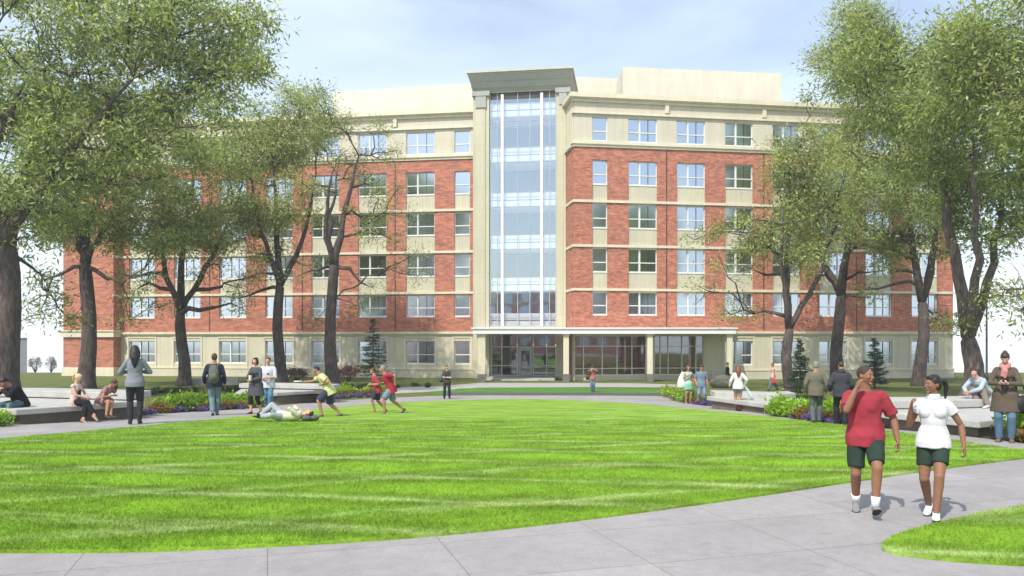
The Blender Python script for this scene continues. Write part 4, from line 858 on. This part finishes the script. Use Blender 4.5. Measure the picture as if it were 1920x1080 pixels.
    for q in 'LR':
        an = J['an'+q]; sgx = 1 if q == 'L' else -1; fa = math.radians(p.get('fy'+q, sgx*8)); fp = math.radians(p.get('fp'+q, 0)); fd = Vector((math.sin(fa)*math.cos(fp), -math.cos(fa)*math.cos(fp), math.sin(fp)))
        fs_ = Vector((math.cos(fa), math.sin(fa), 0)); fu = fs_.cross(fd); fu = fu if fu.z > 0 else -fu
        X_ = lambda f_, u_: an+fd*f_+fu*u_
        m = MB(); m.loft([X_(-.055, -.038), X_(-.045, -.036), X_(0, -.036), X_(.06, -.046), (X_(.12, -.058)), X_(.165, -.064), X_(.19, -.068)], [(.018, .025), (.031, .042), (.037, .046), (.041, .034), (.044, .024), (.036, .018), (.014, .010)], side=fs_, n=14)
        if not p.get('barefoot'): m.loft([X_(-.005, -.03), X_(-.008, .015 if not p.get('boot') else .12)], [.042, .040 if not p.get('boot') else .056], n=14)
        K(m); sh_ = remeshed(m, 'shoe', cloth('shoe%02d%02d%02d' % tuple(int(x*99) for x in shoes[:3]), shoes, .15), root, .006*k, 1)
        so_ = MB(); so_.loft([X_(-.060, -.076), X_(-.02, -.077), X_(.06, -.077), X_(.13, -.077), X_(.192, -.074)], [(.026, .009), (.038, .010), (.042, .009), (.046, .008), (.022, .006)], side=fs_, n=12)
        if p.get('heel'): so_.loft([X_(-.045, -.06), X_(-.05, -.14)], [.014, .007], n=8)
        K(so_); so_.build('sole', cloth('sole', p.get('sole', (.5, .5, .5, 1)), .1), sh_, smooth=True)
        if socks: m = MB(); b_ = J['kn'+q]; m.loft([an+(b_-an).normalized()*.0, an.lerp(b_, .14), an.lerp(b_, .27)], [.045, .045, .051], n=14); K(m); m.build('sock', cloth('sock_white', (.75, .75, .73, 1)), root, smooth=True)
    bpy.context.view_layer.update(); M = root.matrix_world.copy()
    wj = {a: M@(b_*k) for a, b_ in J.items()}; wj.update(head=M@(hc*k), sc=M@(sc*k), pel=M@(pel*k), nb=M@(nb*k)); wj['k'] = k; wj['M'] = M; wj['R'] = M.to_3x3(); wj['root'] = root; wj['RH'] = RH; wj['hc'] = hc*k
    for q in 'LR': wj['hand'+q] = wj['wr'+q]+(wj['wr'+q]-wj['el'+q]).normalized()*.07*k
    return wj
def held(name, mb, m, label, cat, group=None, smooth=True, bevel=0):
    c = sum((Vector(v) for v in mb.v), Vector())/len(mb.v); mb.v = [tuple(Vector(v)-c) for v in mb.v]
    o = mb.build(name, m, None, smooth=smooth, bevel=bevel); o.location = c; return tag(o, label, cat, group)
def strap(a, b, mid, r=(.018, .005)):
    m = MB(); m.loft([a, a.lerp(mid, .6), mid, b.lerp(mid, .6), b], [r]*5, n=8); return m

JE = ('jeans', (.10, .17, .25, 1)); DK = ('black_denim', (.022, .022, .026, 1))
# the two walkers in front
A = person('man in a red t-shirt and green shorts walking with a hand at his cheek', 1622, 962, Ht=1.76, face=-18, skin='brown', hair=('shaved', 'stubble'), vox=.007,
    top=('shirt', ('red', (.29, .034, .048, 1)), .80, .12), bot=('shorts', ('dark_green', (.022, .040, .030, 1)), .82), socks=True, shoes=(.22, .22, .23, 1), sole=(.04, .04, .04, 1), hy=52, loose=.008, tinf=.006, flare=.004, fold=.013, slim=.93,
    pel=.905, L=(.075, -.30, .135), R=(-.085, .14, .10), fpL=24, fpR=-6, fyL=2, fyR=-4, WR=(-.12, -.215, 1.44), epR=(-.40, -.15, -1), pnR=(.7, .2, .1), curlR=.75, WL=(.335, -.05, .86), epL=(.6, .8, 0), curlL=.95, twist=-6)
Bp = person('smiling woman in a white polo shirt and green shorts walking beside the man in red', 1750, 970, Ht=1.66, face=-32, fem=True, skin='brown', hair=('pony', 'black'), vox=.007, smile=True,
    top=('polo_shirt', ('white_polo', (.60, .60, .63, 1)), .42, .06), bot=('shorts', ('dark_green2', (.024, .044, .032, 1)), .62), shoes=(.72, .72, .72, 1), sole=(.7, .7, .7, 1), hy=-50, loose=.004, tinf=.002, flare=.0, fold=.010, slim=.92, collar=True,
    pel=.905, L=(.05, -.27, .105), R=(-.06, .16, .12), fpL=6, fpR=-10, fyL=4, fyR=-5, WR=(-.225, -.15, 1.31), epR=(-.35, .1, -1), pnR=(.9, .1, 0), curlR=1.0, WL=(.32, .0, .87), epL=(.6, .8, 0), curlL=1.0)
# right side
person('man in an olive jacket walking away beside the flower bed at the right', 1530, 795, hpx=119, face=162, skin='tan', hair=('short', 'grey'), top=('jacket', ('olive', (.14, .13, .095, 1)), 1.95, .14), bot=('trousers', ('grey_denim', (.10, .115, .125, 1)), 1.95), tinf=.034, bulk=1.06,
    L=(.07, .08, .085), R=(-.08, -.12, .085), WL=(.27, -.05, .88), WR=(-.27, -.05, .88), vox=.010)
person('balding man in a dark hooded jacket and black trousers walking away', 1577, 798, hpx=122, face=166, skin='tan', hair=('shaved', 'brown'), top=('hooded_jacket', ('charcoal', (.045, .045, .055, 1)), 1.95, .15), bot=('trousers', DK, 1.95), hood=True, tinf=.038, bulk=1.08,
    L=(.09, -.18, .085), R=(-.08, .10, .085), WL=(.26, -.12, .92), WR=(-.26, -.12, .92), vox=.010)
q = P(1885, 829)
A2 = person('woman in a brown cardigan and scarf at the right edge looking at her phone', 1885, 829, hpx=172, face=-36, fem=True, skin='fair', hair=('bun', 'brown'), top=('cardigan', ('brown_wool', (.105, .08, .06, 1)), 1.93, .34), bot=('jeans', JE, 1.95),
    boot=True, shoes=(.16, .10, .075, 1), hp=28, tinf=.018, flare=.008, inner=('blouse', ('black', (.02, .02, .022, 1)), -.30, .05), WL=(.05, -.27, 1.13), WR=(-.06, -.27, 1.13), epL=(1, .2, -1), epR=(-1, .2, -1), pnL=(-.6, .1, .8), pnR=(.6, .1, .8), curlL=.7, curlR=.7, vox=.008)
m = MB(); c = (A2['handL']+A2['handR'])/2+Vector((0, -.02, .015)); m.box((c.x-.06, c.y-.035, c.z-.008), (c.x+.06, c.y+.035, c.z+.006)); held('phone', m, mat('phone_grey', (.3, .3, .33, 1), .2), 'small grey phone in the hands of the woman in the cardigan', 'phone', smooth=False, bevel=.003)
m = MB(); c = A2['M']@Vector((.30, .05, .80)); m.loft([c+Vector((-.20, 0, .06)), c+Vector((-.10, 0, -.02)), c+Vector((.06, 0, -.03)), c+Vector((.20, 0, .06))], [(.05, .10), (.10, .19), (.11, .20), (.05, .12)], side=(0, 1, 0), n=16); mm = strap(c+Vector((-.12, 0, .12)), c+Vector((.1, 0, .12)), A2['soL']+Vector((0, 0, .05)), (.02, .008)); m.add(mm.v, mm.f); held('shoulder_bag', m, mat('bag_black', (.012, .012, .013, 1), .6, .2, 4, .3), 'large black shoulder bag hanging beside the woman in the cardigan', 'bag')
sc_ = MB(); hk = A2['k']; nb_ = A2['root'].matrix_world.inverted()@A2['nb']
sc_.loft([nb_+Vector((-.06, .0, .02)), nb_+Vector((-.05, -.09, -.02)), nb_+Vector((.02, -.13, -.12)), nb_+Vector((.0, -.13, -.25))], [.04, .05, .045, .03], n=10); sc_.loft([nb_+Vector((.06, .0, .02)), nb_+Vector((.06, -.09, -.02)), nb_+Vector((-.02, -.12, -.10)), nb_+Vector((-.04, -.13, -.22))], [.04, .05, .045, .03], n=10)
remeshed(sc_, 'scarf', cloth('scarf', (.45, .20, .18, 1)), A2['root'], .009, 1, .008, 4)
# seated man with headphones on the upper tier
def at_z(px, py, ze): Y = -ze*F/(py-HY); return Vector(((px-960)/F*Y, Y, EYE+ze))
b_ = at_z(1852, 747, -1.48); b_.y += .08
hp_ = person('man in a grey-blue shirt and headphones sitting on the bench, leaning forward', 0, 0, Ht=1.82, loc=Vector((b_.x, b_.y, b_.z)), face=-70, skin='fair', hair=('short', 'brown'), top=('shirt', ('grey_blue', (.34, .41, .46, 1)), 1.93, .12), bot=('trousers', ('taupe', (.20, .17, .14, 1)), 1.95), shoes=(.55, .53, .48, 1),
    pel=.10, L=(.36, -.38, -.13), R=(.20, -.50, -.13), kpL=(.1, -1, .8), kpR=(-.1, -1, .8), lean=34, bend=8, hy=52, hp=4, WL=(.04, -.60, .16), WR=(-.03, -.62, .14), epL=(1, .3, .2), epR=(-1, .3, .2), pnL=(-1, 0, 0), pnR=(1, 0, 0), vox=.008)
h = MB(); R_ = hp_['RH']; hcx = hp_['hc']
for sx in (-1, 1): h.ell(hcx+R_@Vector((sx*.088, .01, -.005)), (.020, .036, .042), R_)
h.loft([hcx+R_@Vector((math.sin(a)*.092, .01, math.cos(a)*.128)) for a in [(-1.45+i*.29) for i in range(11)]], [.009]*11, n=8); h.build('headphones', DARKM, hp_['root'], smooth=True)
# centre right group
person('red-haired woman in a green patterned dress beside the man in a blue t-shirt', 1290, 757, hpx=73, face=10, fem=True, skin='tan', hair=('bob', 'red'), top=('blouse', ('mint', (.36, .50, .40, 1)), .2, .10), bot=('skirt', ('green_print', (.17, .40, .26, 1)), 'skirt'), skl=.30, smile=True, WR=(-.06, -.22, 1.30), epR=(-1, .1, -.6), shoes=(.35, .2, .13, 1), WL=(.2, -.12, .95), vox=.012)
g_ = P(1279, 757); 
m = MB(); c = g_+Vector((-.02, -.05, .95)); m.loft([c+Vector((0, 0, -.27)), c+Vector((0, 0, -.22)), c, c+Vector((0, 0, .20)), c+Vector((.03, 0, .42))], [(.16, .05), (.20, .08), (.19, .08), (.12, .04), (.03, .02)], n=14); held('tote_bag', m, cloth('white_tote', (.72, .71, .68, 1)), 'big white tote bag on the shoulder of the woman in the green dress', 'bag')
person('man in a blue-grey t-shirt and jeans looking down beside the red-haired woman', 1315, 759, hpx=76, face=-4, skin='tan', hair=('short', 'brown'), top=('shirt', ('slate_blue', (.15, .20, .26, 1)), .7, .16), bot=('jeans', ('light_denim', (.17, .24, .32, 1)), 1.95), shoes=(.6, .6, .6, 1), hp=22, L=(.13, -.05, .085), R=(-.12, .02, .085), tinf=.026, vox=.012, WR=(-.22, -.10, .90))
s_ = person('long-haired woman in a white top and denim shorts walking away by the bench', 1384, 771, hpx=88, face=172, fem=True, skin='tan', hair=('long', 'red'), top=('blouse', ('white_top', (.62, .61, .57, 1)), 1.93, .09), bot=('shorts', ('blue_denim', (.16, .26, .30, 1)), .42), shoes=(.06, .025, .02, 1), heel=True, boot=True, tinf=.032, L=(.03, -.10, .085), R=(-.03, .14, .12), fpR=-25, WL=(.30, -.05, .92), WR=(-.27, -.05, 1.0), vox=.011)
m = MB(); a = s_['handR']; m.loft([a+Vector((-.02, 0, .04)), a+Vector((.07, 0, -.12)), a+Vector((.20, 0, -.36)), a+Vector((.27, 0, -.50))], [.03, .05, .055, .045], n=10); held('rolled_jacket', m, cloth('mint_roll', (.45, .62, .55, 1)), 'pale mint jacket hanging from the hand of the long-haired woman', 'jacket')
person('small dark-clothed figure walking past the boulder in the background', 1364, 727, hpx=35, Ht=1.55, face=60, skin='tan', hair=('short', 'black'), top=('jacket', ('black_coat', (.012, .012, .014, 1)), 1.95, .2), bot=('trousers', DK, 1.95), L=(.06, -.16, .085), R=(-.06, .14, .085), vox=.014)
k_ = person('woman in a pink vest and jeans striding left in the far background', 1449, 733, hpx=42, Ht=1.6, face=-80, fem=True, skin='tan', hair=('short', 'red'), top=('vest', ('pink', (.62, .36, .34, 1)), .2, .12), bot=('jeans', JE, 1.95), L=(.05, -.30, .09), R=(-.05, .32, .12), fpR=-25, vox=.014)
m = MB(); c = k_['handL']; m.box((c.x-.10, c.y-.04, c.z-.24), (c.x+.12, c.y+.04, c.z-.02)); m.loft([c+Vector((-.06, 0, -.03)), c+Vector((0, 0, .04)), c+Vector((.07, 0, -.03))], [.01]*3, n=6); held('red_handbag', m, cloth('red_bag', (.6, .06, .04, 1)), 'small red handbag carried by the woman in the pink vest', 'bag', smooth=False, bevel=.02)
c_ = person('woman in a rust top and jeans photographing, standing on the far green strip', 1111, 737, hpx=47, Ht=1.55, face=0, fem=True, skin='fair', hair=('short', 'brown'), top=('shirt', ('rust', (.33, .13, .09, 1)), 1.5, .14), bot=('jeans', JE, 1.95), WL=(.05, -.22, 1.48), WR=(-.05, -.22, 1.48), epL=(1, 0, -.6), epR=(-1, 0, -.6), vox=.013, L=(.05, 0, .085), R=(-.05, -.06, .085))
m = MB(); c = c_['head']+Vector((0, -.17, 0)); m.box((c.x-.06, c.y-.03, c.z-.04), (c.x+.06, c.y+.04, c.z+.04)); m.loft([c+Vector((0, -.03, 0)), c+Vector((0, -.09, 0))], [.03, .032], n=10); held('camera_in_hands', m, DARKM, 'small black camera held up by the woman in the rust top', 'camera', smooth=False)
m = MB(); c = c_['pel']+Vector((-.25, 0, .05)); m.loft([c+Vector((0, 0, -.15)), c, c+Vector((0, 0, .13))], [(.10, .05), (.12, .07), (.09, .04)], n=12); mm = strap(c+Vector((-.04, 0, .1)), c+Vector((.06, 0, .1)), c_['soL']+Vector((0, 0, .05)), (.014, .006)); m.add(mm.v, mm.f); held('crossbody_bag', m, DARKM, 'dark bag at the hip of the woman taking a photo', 'bag')
d_ = person('woman in dark clothes with arms folded, standing at the far edge of the lawn', 838, 748, hpx=64, face=6, fem=True, skin='fair', hair=('bun', 'red'), top=('jacket', ('khaki_dark', (.05, .045, .038, 1)), 1.3, .12), bot=('trousers', DK, 1.95), WL=(-.09, -.20, 1.12), WR=(.09, -.22, 1.10), epL=(1, .2, -.8), epR=(-1, .2, -.8), L=(.13, 0, .085), R=(-.13, 0, .085), vox=.012)
m = MB(); c = d_['pel']+Vector((-.27, .02, .06)); m.loft([c+Vector((0, 0, -.14)), c, c+Vector((0, 0, .12))], [(.08, .06), (.10, .09), (.07, .05)], n=12); mm = strap(c+Vector((0, -.03, .1)), c+Vector((0, .05, .1)), d_['soR']+Vector((0, 0, .06)), (.014, .006)); m.add(mm.v, mm.f); held('shoulder_bag', m, DARKM, 'black bag hanging at the side of the woman with folded arms', 'bag')
# frisbee players
f_ = person('man in a pale yellow t-shirt and backward navy cap, crouching to throw', 617, 783, Ht=1.80, face=-78, skin='tan', hair=('cap', (.03, .045, .12, 1)), top=('shirt', ('pale_yellow', (.56, .54, .26, 1)), .7, .16), bot=('shorts', ('navy', (.035, .045, .085, 1)), .95), loose=.035, tinf=.030, brim=1,
    pel=.82, L=(.10, -.20, .085), R=(-.12, .34, .085), fpR=0, lean=26, bend=12, WR=(-.10, -.72, 1.04), epR=(-.6, .2, -1), pnR=(.1, 0, 1), WL=(.14, -.20, .98), epL=(.8, 1, 0), vox=.010, shoes=(.06, .06, .07, 1), curlR=.3)
m = MB(); c = f_['handR']+Vector((-.10, 0, .02)); m.loft([c-Vector((0, 0, .012)), c+Vector((0, 0, .004)), c+Vector((0, 0, .012))], [.125, .135, .11], n=24); held('flying_disc', m, mat('disc_white', (.7, .75, .68, 1), .35), 'pale flying disc held out by the man in the yellow t-shirt', 'flying disc')
person('runner in a red t-shirt and grey-blue shorts, in front of the other runner', 733, 777, Ht=1.72, face=-72, skin='tan', hair=('short', 'grey'), top=('shirt', ('crimson', (.34, .022, .045, 1)), .8, .16), bot=('shorts', ('steel', (.17, .20, .26, 1)), .92), loose=.035, tinf=.032,
    pel=.86, L=(.08, -.22, .085), R=(-.09, .42, .16), fpR=-40, lean=20, bend=6, WL=(.26, .10, 1.05), epL=(.7, 1, .2), curlL=1, WR=(-.16, -.30, 1.02), epR=(-.5, 1, -.2), vox=.010, shoes=(.10, .10, .11, 1), sole=(.3, .3, .3, 1))
person('runner in red and navy shorts partly hidden behind the grey-haired runner', 708, 774, Ht=1.60, face=-72, skin='tan', hair=('short', 'brown'), top=('shirt', ('crimson2', (.36, .04, .06, 1)), .8, .14), bot=('shorts', ('navy2', (.03, .035, .06, 1)), .9), loose=.03,
    pel=.87, L=(.08, -.12, .085), R=(-.08, .30, .11), fpR=-20, lean=14, WL=(.2, -.25, 1.05), WR=(-.2, -.25, 1.0), epL=(.5, 1, -.2), epR=(-.5, 1, -.2), vox=.011, shoes=(.35, .07, .06, 1))
# strolling couple
w_c = person('woman in a grey cardigan holding a paper cup, strolling on the path', 480, 776, hpx=107, face=-22, fem=True, skin='fair', hair=('bob', 'black'), top=('cardigan', ('dark_grey', (.07, .075, .085, 1)), 1.9, .36), bot=('leggings', ('black3', (.015, .015, .018, 1)), 1.5), loose=0, shoes=(.10, .05, .05, 1), smile=True, flare=.025, tinf=.026,
    inner=('tunic', ('black4', (.02, .02, .025, 1)), -.30, .05), WR=(-.02, -.26, 1.12), epR=(-1, .2, -.8), pnR=(.9, 0, .2), curlR=.8, WL=(.05, -.24, 1.05), epL=(1, .2, -.8), L=(.06, .14, .10), R=(-.06, -.16, .085), fpL=-12, vox=.010)
m = MB(); c = w_c['handR']+Vector((0, -.035, 0)); m.loft([c-Vector((0, 0, .07)), c+Vector((0, 0, .06)), c+Vector((0, 0, .061)), c+Vector((0, 0, .075))], [.030, .041, .045, .041], n=14); held('paper_cup', m, mat('cup_white', (.75, .74, .70, 1), .5), 'white lidded paper cup held by the woman in the grey cardigan', 'cup', smooth=False)
s2 = person('man in a white shirt with a dark strap walking beside the woman with a cup', 503, 773, hpx=105, face=8, skin='fair', hair=('short', 'red'), top=('shirt', ('white_shirt', (.55, .57, .64, 1)), 1.15, .16), bot=('jeans', ('blue_jeans', (.10, .20, .29, 1)), 1.95), WL=(.02, -.22, 1.08), WR=(-.08, -.22, 1.05), epL=(1, .4, -.8), epR=(-1, .4, -.8), L=(.06, -.14, .085), R=(-.02, .16, .12), fpR=-20, tinf=.026, vox=.010, hy=-12)
m = strap(s2['soL']+Vector((-.02, -.02, .06)), s2['pel']+Vector((-.20, -.03, .12)), (s2['soL']+s2['pel'])/2+Vector((-.06, -.17, .06)), (.026, .006)); c = s2['pel']+Vector((-.26, .05, .05)); m.ell(c, (.08, .14, .12)); held('messenger_bag', m, DARKM, 'dark messenger bag worn across the white shirt of the bearded man', 'bag')
# backpack walker
w2 = person('man in a navy sweater and jeans walking away, wearing a green rucksack', 402, 779, hpx=118, face=196, skin='tan', hair=('short', 'brown'), top=('sweater', ('navy_knit', (.022, .028, .045, 1)), 1.93, .13), bot=('jeans', ('washed_denim', (.13, .20, .22, 1)), 1.95), tinf=.026, L=(.03, .14, .12), R=(-.05, -.14, .085), fpL=-28, shoes=(.16, .20, .24, 1), WL=(.26, -.10, .88), WR=(-.27, -.08, .86), vox=.010)
def rucksack(pj, m_, label):
    m = MB(); k = pj['k']; M = pj['M']; c = pj['sc']; Lc = M.inverted()@c
    T = lambda v: M@(Lc+Vector(v)*k)
    m.loft([T((0, .16, -.50)), T((0, .19, -.44)), T((0, .20, -.25)), T((0, .19, -.08)), T((0, .15, -.01))], [(.10, .05), (.15, .09), (.155, .10), (.13, .08), (.06, .04)], side=M.to_3x3()@Vector((1, 0, 0)), n=18)
    m.loft([T((0, .27, -.44)), T((0, .30, -.34)), T((0, .27, -.22))], [(.09, .03), (.11, .05), (.08, .03)], side=M.to_3x3()@Vector((1, 0, 0)), n=14)
    for s_ in (-1, 1): m.loft([T((s_*.09, .13, -.05)), T((s_*.10, .02, .045)), T((s_*.11, -.13, -.04)), T((s_*.13, -.13, -.2)), T((s_*.15, .0, -.34)), T((s_*.12, .14, -.42))], [(.022, .012)]*6, n=8)
    return held('rucksack', m, m_, label, 'rucksack')
rucksack(w2, cloth('ruck_green', (.11, .12, .085, 1), .5), 'grey-green rucksack on the back of the man in the navy sweater')
# standing woman in denim jacket
person('long-haired woman in a grey denim jacket and black tights standing back turned', 253, 796, hpx=150, face=203, fem=True, skin='fair', hair=('long', 'black'), top=('denim_jacket', ('grey_denim2', (.19, .21, .24, 1)), 1.93, .10), bot=('tights', ('black5', (.025, .03, .035, 1)), 1.97), loose=0, shoes=(.03, .03, .03, 1), boot=True, heel=True,
    pel=.93, L=(.09, -.02, .10), R=(-.09, .0, .10), WL=(.12, -.24, 1.15), WR=(-.12, -.24, 1.15), epL=(1, .3, -.8), epR=(-1, .3, -.8), tinf=.028, inner=('white_blouse', ('white_tail', (.72, .72, .74, 1)), -.22, -.05), iside=-.6, vox=.009)
# seated women on the left bench
b1 = at_z(135, 761, -1.75); b1.y += .16
person('blonde woman in black trousers and high heels sitting on the left bench', 0, 0, Ht=1.70, loc=b1, face=82, fem=True, skin='fair', hair=('pony', 'blonde'), top=('patterned_blouse', ('beige_print', (.50, .42, .36, 1)), .12, .13), bot=('trousers', ('black6', (.012, .012, .014, 1)), 1.85), shoes=(.42, .27, .19, 1), heel=True, hp=30,
    pel=.10, L=(-.26, -.44, -.36), R=(-.10, -.66, -.26), kpL=(0, -1, 1), kpR=(.1, -1, 1), fpL=-25, fpR=-32, inner=('camisole', ('black7', (.012, .012, .012, 1)), .1, .12), WL=(.05, -.34, .22), WR=(-.04, -.34, .22), epL=(1, .5, -.3), epR=(-1, .5, -.3), lean=4, vox=.008, flare=.02)
b2 = at_z(186, 757, -1.75); b2.y += .12
c3 = person('dark-haired woman in a dusty rose dress sitting bent over an open book', 0, 0, Ht=1.62, loc=b2, face=80, fem=True, skin='tan', hair=('forward', 'brown'), top=('dress', ('dusty_rose', (.30, .17, .16, 1)), .5, .12), bot=('skirt', ('dusty_rose2', (.30, .17, .16, 1)), 'skirt'), skl=.32, shoes=(.08, .06, .05, 1),
    pel=.10, L=(-.24, -.50, -.33), R=(-.34, -.42, -.33), kpL=(0, -1, 1), kpR=(0, -1, 1), hp=48, lean=24, bend=22, WL=(.10, -.40, .24), WR=(-.08, -.40, .24), epL=(1, .6, -.2), epR=(-1, .6, -.2), pnL=(0, 0, 1), pnR=(0, 0, 1), vox=.008)
m = MB(); c = (c3['handL']+c3['handR'])/2+Vector((.02, 0, .03)); R_ = c3['R']
for sx in (-1, 1):
    a_, b_ = Vector((0, 0, 0)), Vector((sx*.14, 0, .03)); m.add([c+R_@Vector(v) for v in ((0, -.10, 0), (sx*.14, -.10, .025), (sx*.14, .10, .025), (0, .10, 0), (0, -.10, -.012), (sx*.14, -.10, .013), (sx*.14, .10, .013), (0, .10, -.012))], [(0, 1, 2, 3), (7, 6, 5, 4), (0, 4, 5, 1), (1, 5, 6, 2), (2, 6, 7, 3), (3, 7, 4, 0)])
held('open_book', m, mat('paper', (.7, .69, .64, 1), .8), 'open book on the lap of the woman in the rose dress', 'book', smooth=False)
b3 = at_z(36, 763, -1.75); b3.y += .06
person('hunched man in a black jacket and jeans sitting on the bench at the left edge', 0, 0, Ht=1.86, loc=b3, face=-22, skin='tan', hair=('short', 'black'), top=('jacket', ('black8', (.014, .014, .016, 1)), 1.93, .14), bot=('jeans', ('slate_denim', (.09, .14, .17, 1)), 1.95), shoes=(.05, .05, .06, 1), bulk=1.12, tinf=.035,
    pel=.12, L=(.16, -.42, -.36), R=(-.16, -.46, -.36), kpL=(.2, -1, 1), kpR=(-.2, -1, 1), hp=45, lean=27, bend=16, WL=(.03, -.50, .46), WR=(-.05, -.50, .44), epL=(1, -.2, -.8), epR=(-1, -.2, -.8), vox=.009)
# man lying on the lawn
lc = P(500, 793); lz = gz(lc.y)+.035
l_ = person('man in a cream shirt and pale jeans lying on his back on the lawn', 0, 0, Ht=1.78, loc=Vector((lc.x-.20, lc.y+.05, lz+.13)), rot=Matrix(((0, 0, 1), (-1, 0, 0), (0, -1, 0))).to_euler(), skin='fair', hair=('short', 'black'), top=('shirt', ('cream_shirt', (.52, .51, .38, 1)), 1.9, .14), bot=('jeans', ('pale_jeans', (.34, .38, .40, 1)), 1.95), shoes=(.045, .03, .02, 1), boot=True,
    pel=.62, L=(.16, -.02, .10), R=(-.10, -.02, -.02), kpL=(1.0, -.2, 0), kpR=(0, -1, 0), fpL=0, fpR=-75, fyL=60, lean=4, bend=6, hp=-14, WL=(.06, -.16, .98), WR=(-.06, -.16, .98), epL=(1, .2, 0), epR=(-1, .2, 0), vox=.009, fold=.007)
m = MB(); c = l_['head']+Vector((.05, .03, -.02)); c.z = lz+.09
for i in range(5): m.ell(c+Vector((.10*math.sin(i*2.3), .10*math.cos(i*1.7), -.01+.02*math.sin(i))), (.15, .13, .075))
held('folded_jacket', m, cloth('folded_grey', (.09, .10, .09, 1), .5), 'crumpled dark grey jacket under the head of the man lying down', 'jacket')

# thin haze volume over the quad, added to soften contrast and lighten the trees
hm = bpy.data.materials.new('softening_haze'); hm.use_nodes = True; hm.node_tree.nodes.clear()
ho_ = hm.node_tree.nodes.new('ShaderNodeOutputMaterial'); hv = hm.node_tree.nodes.new('ShaderNodeVolumePrincipled'); hm.node_tree.links.new(hv.outputs[0], ho_.inputs['Volume'])
hv.inputs['Color'].default_value = (.93, .96, 1, 1); hv.inputs['Density'].default_value = .0010; hv.inputs['Anisotropy'].default_value = .2
m = MB(); m.box((-280, -70, -16), (280, 345, 27)); tag(m.build('haze', hm), kind='stuff')
